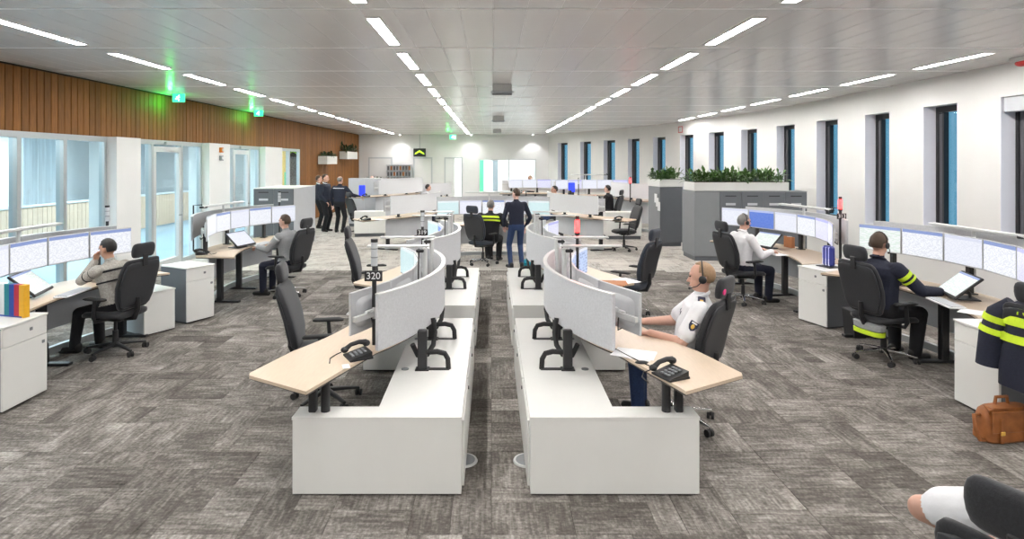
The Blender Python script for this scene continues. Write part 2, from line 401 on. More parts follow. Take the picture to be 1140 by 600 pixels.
for i, (a, b) in enumerate(ws):
    d = (b - a); L = d.length; d.normalize(); ang = math.atan2(d.y, d.x); n = Vector((d.y, -d.x))
    W = thing('window_%d' % (i + 1), '%s narrow dark framed window from the near end of the curved wall' % ORD[i], 'window', (a.x, a.y, 0), ang, kind='structure')
    # local: x along the wall (near to far), y = -outward
    hz, zc = HEAD - SILL, (HEAD + SILL) / 2
    fr = mb(); fy = -.24
    fr.box((.03, fy, zc), (.06, .07, hz)); fr.box((L - .03, fy, zc), (.06, .07, hz)); fr.box((L / 2, fy, HEAD - .05), (L - .12, .07, .10)); fr.box((L / 2, fy, SILL + .03), (L - .12, .07, .06))
    fr.build('frame', 'black_metal', W, smooth=0)
    mb().box((L - .11, fy - .005, zc - .02), (.11, .05, hz - .2), bev=.008).build('vent_panel', 'monitor_dark', W)
    mb().box((L - .185, fy + .002, zc), (.035, .08, hz - .16)).build('mullion', 'black_metal', W, smooth=0)
    mb().box(((L - .2) / 2 + .02, fy - .02, zc), (L - .24, .012, hz - .1)).build('pane', 'window_glass', W, smooth=0)
    mb().box((L / 2, -.10, SILL + .008), (L, .22, .016)).build('window_sill', 'white_plastic', W, smooth=0)
    for q in (.004, L - .004): mb().box((q, -.10, zc), (.008, .205, hz)).build('dusk_tint_lining', 'reveal_dusk_tint', W, smooth=0)  # added lining, tinted as if lit by the dusk outside
    if i == 0: mb().box((L / 2, -.09, HEAD - .11), (L - .02, .12, .22), bev=.01).build('blind_box', 'grey_light', W)
# ------------------------------------------------------------------ back wall
def bx(m_, xa, xb, ya, yb, za, zb): m_.box(((xa + xb) / 2, (ya + yb) / 2, (za + zb) / 2), (xb - xa, yb - ya, zb - za)); return m_
m_ = mb(); bx(m_, XL - .3, -.66, YB, YB + .2, 0, CEIL + .1); bx(m_, -.66, 2.30, YB, YB + .2, 0, .55); bx(m_, -.66, 2.30, YB, YB + .2, 2.34, CEIL + .1); bx(m_, 2.30, 3.5, YB, YB + .2, 0, CEIL + .1)
tag(m_.build('wall_back', 'wall_grey', smooth=0), 'white end wall with doors and wide interior window', 'wall', kind='structure')
m_ = mb(); bx(m_, -9., 8, Y0 - .2, Y0, 0, CEIL + .1); tag(m_.build('wall_front', 'white_wall', smooth=0), 'white wall behind the viewer', 'wall', kind='structure')
W = thing('window_20', 'wide interior window in the end wall looking into bright room', 'window', (.82, YB, 0), kind='structure')
f_ = mb(); bx(f_, -1.48, -1.42, -.03, .1, .55, 2.34); bx(f_, 1.42, 1.48, -.03, .1, .55, 2.34); bx(f_, -1.42, 1.42, -.03, .1, 2.28, 2.34); bx(f_, -1.42, 1.42, -.03, .1, .55, .61)
f_.build('frame', 'alu_light', W, smooth=0); bx(mb(), .05, .10, -.02, .09, .61, 2.28).build('mullion', 'alu', W, smooth=0)
bx(mb(), -1.42, .05, .03, .045, .61, 2.28).build('pane', 'clear_glass', W, smooth=0); bx(mb(), .10, 1.42, .03, .045, .61, 2.28).build('pane', 'clear_glass', W, smooth=0)
# bright room behind it
m_ = mb(); bx(m_, -2.6, 2.7, YB + 4, YB + 4.1, 0, 3.2); bx(m_, -2.7, -2.6, YB + .2, YB + 4, 0, 3.2); bx(m_, 2.7, 2.8, YB + .2, YB + 4, 0, 3.2); bx(m_, -2.6, 2.7, YB + .2, YB + 4, 3.2, 3.3); bx(m_, -2.6, 2.7, YB + .2, YB + 4, -.1, 0)
tag(m_.build('wall_annex', 'white_wall', smooth=0), 'white walls of the bright room behind the interior window', 'wall', kind='structure')
o = bx(mb(), -1.9, 2.4, YB + 1.5, YB + 2.1, 3.16, 3.19).build('annex_light', 'lamp_back'); tag(o, 'bright ceiling light in the room behind the interior window', 'light')
o = bx(mb(), -1.05, -.45, YB + 3.9, YB + 3.98, .3, 2.9).build('green_banner', 'green_film'); tag(o, 'tall green banner seen through the interior window', 'banner')
o = bx(mb(), .10, .38, YB + 3.9, YB + 3.98, .5, 2.9).build('dark_banner', 'grey_mid'); tag(o, 'narrow grey strip panel seen through the interior window', 'panel')
# doors and rack on the end wall
def flush_door(n, xa, xb, top, label, ajar=False):
    D = thing('door_%d' % n, label, 'door', ((xa + xb) / 2, YB, 0), kind='structure'); h = (xb - xa) / 2
    f_ = mb(); bx(f_, -h - .07, -h, -.05, 0, 0, top + .07); bx(f_, h, h + .07, -.05, 0, 0, top + .07); bx(f_, -h, h, -.05, 0, top, top + .07); f_.build('door_frame', 'grey_light', D, smooth=0)
    if ajar: bx(mb(), -h, h * .15, -.03, 0, .01, top).build('leaf_panel', 'white_plastic', D, smooth=0); bx(mb(), h * .2, h, -.012, -.002, .01, top).build('gap_glow_strip', 'glow_white', D, smooth=0)  # the gap is a glowing strip standing in for light from behind
    else: bx(mb(), -h, h, -.03, 0, .01, top).build('leaf_panel', 'wall_grey', D, smooth=0)
    mb().cyl((h * .0 if ajar else h * .8, -.03, 1.05), (h * .0 if ajar else h * .8, -.09, 1.05), .012).build('handle', 'chrome', D)
flush_door(1, -2.35, -1.55, 2.36, 'white door ajar in the end wall with glowing strip as gap', True)
flush_door(2, -6.25, -5.15, 2.36, 'closed white door in end wall beside the slatted timber')
flush_door(3, -3.95, -3.1, 2.36, 'closed white door in the end wall under the hanging display')
T = thing('pigeonhole_rack', 'metal pigeonhole rack full of files against the end wall', 'rack', (-4.7, YB - .25, 0))
bx(mb(), -.62, .62, -.2, .2, 0, 1.15).build('cabinet_base', 'alu_light', T)
m_ = mb(); bx(m_, -.62, .62, .16, .2, 1.15, 2.05); [bx(m_, -.62, .62, -.2, .16, z, z + .03) for z in (1.15, 1.45, 1.74, 2.02)]; [bx(m_, x - .012, x + .012, -.2, .16, 1.18, 2.02) for x in [-.61 + 1.22 * i / 8 for i in range(9)]]
m_.build('rack_frame', 'grey_light', T, smooth=0)
for r_ in range(3):
    for c in range(8):
        x = -.61 + 1.22 * (c + .5) / 8; bx(mb(), x - .05, x + .05, -.14, .14, 1.18 + .295 * r_, 1.18 + .295 * r_ + .2).build('file_stack', 'monitor_dark' if (r_ + c) % 3 else 'box_brown', T, smooth=0)

# ------------------------------------------------------------------ left wall: glazing below, timber slats above
GH = 2.64
m_ = mb(); bx(m_, XL - .35, XL - .03, Y0, 21.0, GH + .02, CEIL + .1); bx(m_, XL - .35, XL - .03, 21.0, YB + .1, 0, CEIL + .1)
wl = tag(m_.build('wall_left', 'dark_gap', smooth=0), 'brown vertical timber slat wall above the glazing', 'wall', kind='structure')
pk = {}
def plank(y, z0, z1):
    k = (round(z0, 2), round(z1, 2))
    if k not in pk: o = pk[k] = mb().box((0, 0, (z0 + z1) / 2), (.03, .132, z1 - z0), bev=.004).build('plank', 'oak_slat', wl, smooth=20)
    else: o = pk[k].copy(); col.objects.link(o); o.parent = wl
    o.location = (XL - .015 + random.uniform(-.003, .003), y, 0)
y = 3.0
while y < YB - .05:
    plank(y, GH if y < 21 else .02, CEIL - .03); y += .145
PIL = [(10.46, 11.18), (13.9, 15.0), (17.35, 18.75)]
for i, (a, b) in enumerate(PIL):
    m_ = mb(); bx(m_, XL - .3, XL + .19, a, b, 0, GH); tag(m_.build('wall_pillar', 'white_wall', smooth=0), '%s white pillar along the glazed wall, from the viewer' % ORD[i], 'pillar', kind='structure')
def glazing(n, ya, yb, muls, label, doors=()):
    W = thing('window_%d' % n, label, 'window', (XL, (ya + yb) / 2, 0), kind='structure'); c = (ya + yb) / 2; h = (yb - ya) / 2
    f_ = mb(); bx(f_, -.08, .02, -h, h, GH - .09, GH); bx(f_, -.08, .02, -h, h, 0, .09); bx(f_, -.08, .02, -h, -h + .07, .09, GH - .09); bx(f_, -.08, .02, h - .07, h, .09, GH - .09); f_.build('frame', 'alu', W, smooth=0)
    ys = [-h + .07] + [q - c for q in muls] + [h - .07]
    for q in ys[1:-1]: bx(mb(), -.09, .03, q - .04, q + .04, .09, GH - .09).build('mullion', 'alu', W, smooth=0)
    for j, (a, b) in enumerate(zip(ys, ys[1:])):
        bx(mb(), -.04, -.025, a, b, .09, GH - .09).build('pane', 'clear_glass', W, smooth=0)
        if j in doors:
            D = mb(); bx(D, -.06, .03, a + .04, a + .13, .02, GH - .13); bx(D, -.06, .03, b - .13, b - .04, .02, GH - .13); bx(D, -.06, .03, a + .13, b - .13, GH - .24, GH - .13); bx(D, -.06, .03, a + .13, b - .13, .02, .16)
            d = D.build('door_leaf', 'alu_light', W, smooth=0); mb().tube([(.03, b - .09, 1.05), (.08, b - .09, 1.05), (.08, b - .22, 1.05)], .011).build('handle', 'chrome', d)
            mb().box((.06, (a + b) / 2, GH - .06), (.06, .32, .07), bev=.01).build('door_closer', 'alu', W)
glazing(31, Y0, 10.46, [-3, -1, 1, 3, 5., 6.6, 7.55, 8.5, 9.42], 'long glazed bay of the left wall nearest the viewer')
glazing(32, 11.18, 13.9, [11.85, 12.98], 'glazed bay with door between first and second white pillars', (1,))
glazing(33, 15.0, 17.35, [15.55, 16.6], 'glazed bay with door between second and third white pillars', (1,))
glazing(34, 18.75, 21.0, [19.9], 'farthest glazed bay beside the full height timber')
# the hall beyond the glass
m_ = mb(); bx(m_, -16, XL - .3, Y0, 26, -.12, -.02); tag(m_.build('floor_hall', 'blue_floor', smooth=0), 'blue grey floor of the hall beyond the glass', 'floor', kind='structure')
m_ = mb(); bx(m_, -16, XL - .3, Y0, 26, 3.0, 3.1); tag(m_.build('ceiling_hall', 'ceiling_back', smooth=0), 'plain ceiling of the hall beyond the glass', 'ceiling', kind='structure')
m_ = mb(); bx(m_, -16.1, -16, Y0, 26, 0, 3.0); bx(m_, -16, XL - .3, 26, 26.1, 0, 3.0); bx(m_, -16, XL - .3, Y0 - .1, Y0, 0, 3); tag(m_.build('wall_hall', 'white_wall', smooth=0), 'white walls of the hall beyond the glass', 'wall', kind='structure')
o = thing('balustrade', 'pale timber balustrade with rail in hall behind the glazing', 'balustrade', (-11.4, 10, 0))
m_ = mb()
for i in range(190): bx(m_, -.02, .02, -14 + .16 * i, -14 + .16 * i + .145, .02, 1.06)
m_.build('board_cladding', 'pale_oak', o, smooth=0)['kind'] = 'stuff'; bx(mb(), -.06, .06, -14, 16, 1.08, 1.13).build('hand_rail', 'white_plastic', o); bx(mb(), -.06, -.02, -14, 16, .02, 1.08).build('back_board', 'white_plastic', o)
for i, (ya, yb, x) in enumerate([(10.2, 12.6, -13.2), (13.4, 15.8, -13.4), (16.6, 18.4, -13.2), (20., 23, -13.5)]):
    m_ = mb(); n = 60; rs = []
    for k in range(n + 1):
        y = ya + (yb - ya) * k / n; w_ = .06 * math.sin(k * 1.1) + .03 * math.sin(k * .37); rs.append([(x + w_, y, .05), (x + w_ + .012, y, .05), (x + w_ + .012, y, 2.95), (x + w_, y, 2.95)])
    m_.rings(rs); tag(m_.build('curtain', 'curtain'), '%s pale curtain in the hall behind the glass, from the viewer' % ORD[i], 'curtain', 'curtains in the hall')
for i, y in enumerate((6.5, 11.5, 16.5, 21.5, 9., 14., 19.)):  # outer row behind the curtains is added to brighten the hall
    o = bx(mb(), -9.4 - 5.2 * (i > 3), -8.9 - 5.2 * (i > 3), y - 1.9, y + 1.9, 2.96, 2.995).build('hall_light', 'lamp_corridor'); tag(o, '%s bright %s ceiling panel light in the hall, from the viewer' % (ORD[i if i < 4 else i - 4], 'inner' if i < 4 else 'added outer'), 'light', 'hall lights')
o = bx(mb(), -8.8, -7.15, 23.2, 23.3, 0, 2.9).build('yellow_partition', 'ochre'); tag(o, 'ochre yellow partition behind the farthest glazed bay', 'partition')
o = bx(mb(), -8.0, -7.3, 22.9, 22.98, .05, 1.8).build('green_partition', 'green_film'); tag(o, 'green partition behind the farthest glazed bay', 'partition')

# ------------------------------------------------------------------ ceiling lights
ROWS = [(-4.87, 30, 'beside the timber slat wall'), (-1.15, 29.6, 'left of the central aisle'), (2.60, 28.4, 'right of the central aisle'), (6.39, 21, 'beside the window wall')]
lp = None
for x, ymax, where in ROWS:
    for k in range(-6, 14):
        ya = 5.75 + 1.86 * k
        if ya + 1.3 > ymax: break
        vis_ = k >= (0 if abs(x) < 3 else 1)
        if lp is None:
            lp = thing('linear_ceiling_light', '', 'ceiling light')
            f_ = mb(); bx(f_, -.075, -.06, -.66, .66, -.012, .004); bx(f_, .06, .075, -.66, .66, -.012, .004); bx(f_, -.06, .06, -.66, -.645, -.012, .004); bx(f_, -.06, .06, .645, .66, -.012, .004)
            f_.build('frame', 'ceiling_trim', lp, smooth=0); bx(mb(), -.06, .06, -.645, .645, -.006, .002).build('diffuser', 'lamp', lp, smooth=0); L = lp
        else: L = copy_tree(lp)
        L.location = (x, ya + .65, CEIL)
        tag(L, ('%s bright linear ceiling light %s, counting from the viewer' % (ORD[k], where)) if k >= 0 else '%s linear ceiling light %s, behind the viewer' % (ORD[-k - 1], where), 'ceiling light', 'linear ceiling lights')
for i, x in enumerate((-4.62, -1.02, 2.1)):
    T = thing('wall_washer', '%s recessed spotlight washing the end wall, from the left' % ORD[i], 'spotlight', (x, YB - .55, CEIL - .02), group='wall washers')
    mb().tube([(0, 0, .03), (0, 0, -.03)], .06, 16).build('housing', 'white_plastic', T); mb().cyl((0, 0, -.031), (0, 0, -.036), .045, n=16).build('lens', 'lamp_back', T)
    ld = bpy.data.lights.new('washer', 'SPOT'); ld.energy = 50; ld.spot_size = R(92); ld.spot_blend = .45; ld.shadow_soft_size = .04; lo = bpy.data.objects.new('washer_lamp', ld); col.objects.link(lo); lo.parent = T; lo.location = (0, 0, -.05); lo.rotation_euler = (R(14), 0, 0)
for i, (x, y) in enumerate(((.2, 10.9), (.22, 18.4), (.25, 25.6))):
    T = thing('ceiling_ventilation_box', '%s grey box unit hanging under the ceiling above the aisle' % ['nearest', 'middle', 'farthest'][i], 'ceiling unit', (x, y, CEIL), group='ceiling boxes')
    mb().prism([(-.17, -.2), (.17, -.2), (.17, .2), (-.17, .2)], -.13, 0).build('housing', 'alu_light', T, smooth=0); mb().box((0, 0, -.14), (.42, .46, .02), bev=.005).build('rim', 'grey_light', T)
    for q in range(5): mb().box((0, -.16 + .08 * q, -.153), (.36, .02, .008)).build('slat', 'grey_mid', T, smooth=0)
# emergency exit signs under the ceiling along the timber wall
def exit_sign(px, py, label, x=-6.35, face=.24):
    Y = (x * F) / (px - CX); z = CAMZ + (CY - py) * Y / F
    T = thing('exit_sign', label, 'sign', (x, Y, z), group='green exit signs')
    mb().box((0, 0, 0), (face, .05, face * .72), bev=.006).build('case', 'exit_green', T)
    m_ = mb(); m_.T = Matrix.Scale(face / .34, 4); m_.ell((.03, -.03, .07), (.022, .008, .022), 8, 6); m_.tube([(.02, -.03, .05), (-.01, -.03, -.01), (.03, -.03, -.05), (.01, -.03, -.09)], .014, 6); m_.tube([(-.01, -.03, -.01), (-.05, -.03, -.04), (-.08, -.03, -.03)], .013, 6); m_.tube([(.015, -.03, .04), (-.04, -.03, .03), (-.05, -.03, 0)], .01, 6); m_.tube([(.015, -.03, .04), (.055, -.03, .01)], .01, 6); m_.box((.115, -.03, -.01), (.07, .01, .17)); m_.build('pictogram', 'glow_white', T)
    mb().cyl((0, 0, face * .36), (0, 0, CEIL - z), .012).build('hanger', 'alu', T)
    ld = bpy.data.lights.new('exit_glow', 'POINT'); ld.energy = 9; ld.color = (.05, 1, .12); ld.shadow_soft_size = .05; lo = bpy.data.objects.new('exit_glow', ld); col.objects.link(lo); lo.parent = T; lo.location = (-.24, .12, -.1)
exit_sign(199, 109, 'nearer green running man exit sign by the timber wall')
exit_sign(288, 126, 'farther green running man exit sign by the timber wall')
exit_sign(504, 152.5, 'green exit sign on the ceiling near end wall', x=-1.85, face=.3)
T = thing('hanging_display', 'black ceiling hung display showing a green chevron', 'display', (-3.63, 30.0, 2.66))
mb().box((0, 0, 0), (.62, .08, .42), bev=.015).build('case', 'black_plastic', T); mb().cyl((0, .05, .2), (0, .05, CEIL - 2.66), .02).build('hanger', 'alu', T)
m_ = mb(); m_.prism([(-.24, -.10), (0, .02), (.24, -.10), (.16, -.10), (.10, .10), (-.10, .10), (-.16, -.10)][:3] + [(.22, -.02), (0, .12), (-.22, -.02)], -.004, .004)
o = m_.build('chevron', 'chevron', T, smooth=0); o.rotation_euler = (R(90), 0, 0); o.location = (0, -.046, 0)
def wall_box(name, label, cat, px, py, mat, s=.09, x=XL + .24):
    Y = x * F / (px - CX); z = CAMZ + (CY - py) * Y / F
    T = thing(name, label, cat, (x, Y, z)); mb().box((0, 0, 0), (.06, s, s), bev=.008).build('case', mat, T); mb().cyl((.03, 0, 0), (.045, 0, 0), s * .3).build('button', 'white_plastic', T)
wall_box('fire_call_point', 'small red fire call point high on the second white pillar', 'call point', 246.5, 167, 'orange', .12, XL + .225)
wall_box('keypad', 'small grey switch plate below red call point on pillar', 'switch', 246.5, 176, 'grey_mid', .12, XL + .225)
T = thing('emergency_lamp', 'small red emergency lamp under ceiling at window wall', 'lamp', (7.1, 7.9, CEIL - .06)); mb().box((0, 0, .03), (.16, .3, .06), bev=.01).build('base', 'alu_light', T); mb().ell((0, 0, -.02), (.06, .13, .05)).build('lens', 'red_box', T)
T = thing('alarm_sign', 'small red outlined alarm sign high on curved wall', 'sign', (6.66, 20.85, 3.33), R(-80)); mb().box((0, 0, 0), (.3, .015, .22)).build('plate', 'white_plastic', T, smooth=0)
m_ = mb(); [m_.box(c, d) for c, d in (((0, -.01, .1), (.3, .01, .025)), ((0, -.01, -.1), (.3, .01, .025)), ((-.14, -.01, 0), (.025, .01, .2)), ((.14, -.01, 0), (.025, .01, .2)))]; m_.build('border', 'red_box', T, smooth=0)
# ------------------------------------------------------------------ office chair (faces local +x)
def rr(c, u, v, a, b): return (c, u, v, a, b)
def make_chair(name, fabric='chair_fabric', base='black_plastic', sticker=None, high=True, slope=.26):
    T = thing(name, '', 'chair'); ax, ay, az = (1, 0, 0), (0, 1, 0), (0, 0, 1)
    for i in range(5):
        a = R(72 * i + 20); c, s = math.cos(a), math.sin(a)
        m_ = mb(); m_.T = Matrix.Rotation(a, 4, 'Z'); m_.loft([((.03, 0, .105), ay, az, .026, .022), ((.17, 0, .092), ay, az, .022, .017), ((.31, 0, .072), ay, az, .016, .011)], 10, 3); m_.build('base_spoke', base, T)
        q = mb(); q.T = Matrix.Translation((.305 * c, .305 * s, 0)) @ Matrix.Rotation(a + 1. + i, 4, 'Z')
        q.cyl((0, -.028, .03), (0, -.008, .03), .03, n=14); q.cyl((0, .008, .03), (0, .028, .03), .03, n=14); q.cyl((0, 0, .03), (0, 0, .075), .009, n=8); q.box((0, 0, .045), (.03, .05, .03), bev=.01); q.build('caster', 'rubber', T)
    m_ = mb(); m_.cyl((0, 0, .09), (0, 0, .26), .032, .03, 14); m_.cyl((0, 0, .26), (0, 0, .40), .018, n=12); m_.cyl((0, 0, .075), (0, 0, .13), .05, .04, 14); m_.build('gas_lift', 'black_metal', T)
    m_ = mb(); m_.box((-.02, 0, .405), (.26, .20, .05), bev=.02); m_.tube([(-.12, 0, .40), (-.27, 0, .42), (-.315, 0, .52), (-.31, 0, .66)], .026, 8); m_.tube([(.0, .1, .40), (.02, .27, .405)], .008, 6); m_.build('mechanism', 'black_plastic', T)
    m_ = mb(); m_.loft([((-.25, 0, .475), ay, az, .17, .02), ((-.24, 0, .475), ay, az, .21, .042), ((-.10, 0, .478), ay, az, .235, .046), ((.08, 0, .48), ay, az, .245, .046), ((.20, 0, .472), ay, az, .235, .042), ((.25, 0, .457), ay, az, .21, .032), ((.265, 0, .452), ay, az, .16, .012)], 22, 3.5); m_.build('seat', fabric, T, smooth=75)
    # backrest, leaning slightly back
    def bk(z): return -.235 - slope * (z - .5) + .035 * math.sin((z - .52) * 5.2)
    def bsec(z, w, d, off=0): return ((bk(z) + off, 0, z), ay, ax, w, d)
    m_ = mb(); m_.loft([bsec(.53, .14, .010), bsec(.537, .175, .024), bsec(.56, .20, .034), bsec(.66, .235, .040), bsec(.80, .256, .038), bsec(.94, .256, .035), bsec(1.03, .245, .033), bsec(1.075, .23, .029), bsec(1.098, .21, .02), bsec(1.105, .18, .009)], 32, 5.); m_.build('backrest', fabric, T, smooth=75)
    m_ = mb(); m_.loft([bsec(.56, .15, .006, -.033), bsec(.575, .19, .014, -.036), bsec(.66, .225, .018, -.040), bsec(.80, .246, .018, -.040), bsec(.98, .24, .016, -.038), bsec(1.05, .22, .012, -.033), bsec(1.07, .17, .005, -.028)], 32, 5.); m_.build('back_shell', 'chair_shell', T, smooth=75)
    if high:
        hb = bk(1.1)
        m_ = mb(); m_.box((hb - .03, 0, 1.09), (.018, .07, .14), bev=.006); m_.build('headrest_stem', 'black_plastic', T)
        hz_ = lambda z, w_, d_: ((hb - slope * .55 * (z - 1.1) + .012, 0, z), ay, ax, w_, d_)
        m_ = mb(); m_.loft([hz_(1.118, .10, .008), hz_(1.122, .122, .022), hz_(1.135, .136, .032), hz_(1.165, .145, .037), hz_(1.20, .148, .038), hz_(1.235, .145, .036), hz_(1.262, .136, .030), hz_(1.276, .122, .02), hz_(1.281, .10, .008)], 36, 4.)
        h = m_.build('headrest', fabric, T, smooth=75)
        if sticker: q = mb(); q.cyl((hb - .026, .10, 1.18), (hb - .04, .10, 1.178), .024, n=14); q.build('round_sticker', sticker, h)
    for s in (-1, 1):
        m_ = mb(); m_.tube([(-.02, s * .12, .415), (-.01, s * .27, .425), (.0, s * .285, .47), (-.015, s * .285, .66)], [.02, .02, .022, .018], 8); a = m_.build('armrest', 'black_plastic', T)
        m_ = mb(); m_.loft([((-.16, s * .285, .672), ay, az, .022, .008), ((-.14, s * .285, .675), ay, az, .038, .016), ((.08, s * .28, .677), ay, az, .044, .016), ((.13, s * .275, .672), ay, az, .03, .008)], 12, 3.); m_.build('arm_pad', 'rubber', a)
    return T
PROTO = {}
def chair(kind, loc, rz, label, z=0., lean=0.):
    k = kind
    if k not in PROTO: o = PROTO[k] = make_chair('office_chair', *{'black': ('chair_fabric', 'black_plastic'), 'chrome': ('chair_fabric', 'chrome'), 'blue': ('chair_blue', 'chrome'), 'sticker': ('chair_fabric', 'chrome', 'pink'), 'low': ('chair_blue', 'chrome', None, False)}[k])
    else: o = copy_tree(PROTO[k])
    o.location = (loc[0], loc[1], z); o.rotation_euler = (0, 0, rz); tag(o, label, 'chair', 'office chairs'); return o

# ------------------------------------------------------------------ monitor (screen faces local -x)
MW, MH = .525, .325
def make_monitor(sc):
    T = thing('monitor', '', 'monitor')
    m_ = mb(); m_.box((.008, 0, 0), (.022, MW, MH), bev=.004); m_.build('casing', 'monitor_case', T)
    m_ = mb(); m_.loft([((.018, 0, -.01), (0, 1, 0), (0, 0, 1), .21, .12), ((.04, 0, -.01), (0, 1, 0), (0, 0, 1), .17, .09), ((.043, 0, -.01), (0, 1, 0), (0, 0, 1), .15, .075)], 20, 5); m_.build('back_housing', 'monitor_case', T)
    m_ = mb(); m_.box((.055, 0, -.03), (.03, .26, .06), bev=.006); m_.box((.075, 0, -.03), (.025, .12, .09), bev=.005); m_.build('bracket', 'alu_light', T)
    m_ = mb(); [m_.tube([(.05, y, -.06), (.06, y + .01, -.13), (.09, y + .05, -.15), (.1, y + .11, -.12)], .005, 6) for y in (-.05, .04)]; m_.build('cable', 'rubber', T)
    m_ = mb(); m_.box((-.0042, 0, .003), (.003, MW - .018, MH - .024)); m_.build('screen', sc, T, smooth=0)
    return T
MP = {}
def monitor(sc, loc, rz, label, group=None):
    if sc not in MP: o = MP[sc] = make_monitor(sc)
    else: o = copy_tree(MP[sc])
    o.location = loc; o.rotation_euler = (0, 0, rz); tag(o, label, 'monitor', group or 'desk monitors'); return o
TP = {}
def tilted_display(sc, loc, rz, label):
    if sc not in TP:
        T = thing('tilted_touch_display', '', 'display'); Q = Matrix.Rotation(R(48), 4, 'Y')
        m_ = mb(); m_.T = Matrix.Translation((0, 0, .15)) @ Q; m_.box((.012, 0, 0), (.024, .48, .33), bev=.006); m_.build('casing', 'black_plastic', T)
        o = mb().box((0, 0, 0), (.003, .44, .285)).build('screen', sc, T, smooth=0); o.matrix_local = Matrix.Translation((0, 0, .15)) @ Q @ Matrix.Translation((-.0018, 0, .003))
        m_ = mb(); m_.tube([(.02, 0, .14), (.10, 0, .06), (.11, 0, .008)], .016, 8); m_.box((.06, 0, .006), (.2, .24, .012), bev=.004); m_.build('stand', 'black_metal', T); TP[sc] = T; o = T
    else: o = copy_tree(TP[sc])
    o.location = loc; o.rotation_euler = (0, 0, rz); tag(o, label, 'display', 'tilted displays'); return o
PH = []
def phone(loc, rz, label):
    if not PH:
        T = thing('desk_phone', '', 'phone')
        m_ = mb(); m_.prism([(-.09, -.085), (.09, -.085), (.09, .085), (-.09, .085)], 0, .014); m_.add([(-.085, -.08, .014), (.085, -.08, .014), (.085, .08, .05), (-.085, .08, .05), (-.085, .08, .014), (.085, .08, .014)], [(0, 1, 2, 3), (0, 3, 4), (1, 5, 2), (2, 5, 4, 3), (0, 4, 5, 1)]); m_.build('body', 'black_plastic', T)
        m_ = mb(); m_.tube([(-.085, -.07, .045), (-.08, -.03, .075), (-.075, .03, .088), (-.08, .085, .078)], [.02, .016, .017, .022], 8); m_.ell((-.085, -.075, .042), (.026, .03, .022)); m_.ell((-.08, .088, .07), (.027, .03, .024)); m_.build('handset', 'black_plastic', T)
        m_ = mb(); [m_.box((-.02 + .03 * i, -.05 + .03 * j, .028 + .0067 * j), (.02, .018, .008)) for i in range(3) for j in range(4)]; m_.build('keypad', 'grey_mid', T, smooth=0)
        m_ = mb(); m_.tube([(-.09, -.09, .03), (-.12, -.13, .006), (-.06, -.19, .005), (.04, -.22, .005)], .004, 6); m_.build('cord', 'rubber', T); PH.append(T); o = T
    else: o = copy_tree(PH[0])
    o.location = loc; o.rotation_euler = (0, 0, rz); tag(o, label, 'phone', 'desk phones'); return o
def keyboard(loc, rz, label):
    T = thing('keyboard', label, 'keyboard', loc, rz, 'keyboards'); mb().box((0, 0, .010), (.15, .44, .018), bev=.005).build('tray', 'white_plastic', T)
    m_ = mb(); [m_.box((-.05 + .025 * r_, -.2 + .0285 * c, .022), (.02, .023, .008)) for r_ in range(5) for c in range(15)]; m_.build('keys', 'grey_light', T, smooth=0)
def papers(loc, rz, label, d=(.21, .297), n=1, mat='paper'):
    T = thing('paper_sheets', label, 'paper', loc, rz); [mb().box((.01 * i, -.008 * i, .0015 + .003 * i), (d[0], d[1], .002), rz=.12 * i).build('sheet', mat, T, smooth=0) for i in range(n)]
PD = {}
def pedestal(loc, rz, label, side='grey_lam', depth=.56, w=.44, h=.76, plain=False):
    # front (drawer + door) faces local +x; w along y
    k = (side, depth, w, h, plain)
    if k not in PD:
        T = thing('pedestal_cabinet', '', 'cabinet')
        m_ = mb(); bx(m_, -depth, -.02, -w / 2, w / 2, .02, h - .02); m_.build('body', side, T, smooth=0)
        m_ = mb(); m_.box((-depth / 2 + .005, 0, h - .01), (depth + .02, w + .01, .02), bev=.004); m_.build('top', 'white_lam', T)
        bx(mb(), -depth + .02, -.05, -w / 2 + .02, w / 2 - .02, 0, .02).build('plinth', 'black_plastic', T, smooth=0)
        if plain: mb().box((-.008, 0, h / 2), (.02, w, h - .045), bev=.003).build('front_panel', 'white_lam', T)
        else:
            d = mb().box((-.008, 0, h - .107), (.02, w, .165), bev=.003).build('drawer', 'white_lam', T); q = mb().box((.005, .06, h - .10), (.008, .035, .03), bev=.004); q.build('lock', 'grey_mid', d)
            d = mb().box((-.008, 0, (h - .195) / 2 + .012), (.02, w, h - .215), bev=.003).build('door', 'white_lam', T); q = mb().box((.005, w * .4, h - .26), (.008, .035, .03), bev=.004); q.build('lock', 'grey_mid', d)
        PD[k] = T; o = T
    else: o = copy_tree(PD[k])
    o.location = (*loc, 0); o.rotation_euler = (0, 0, rz); tag(o, label, 'cabinet', 'white pedestal cabinets'); return o
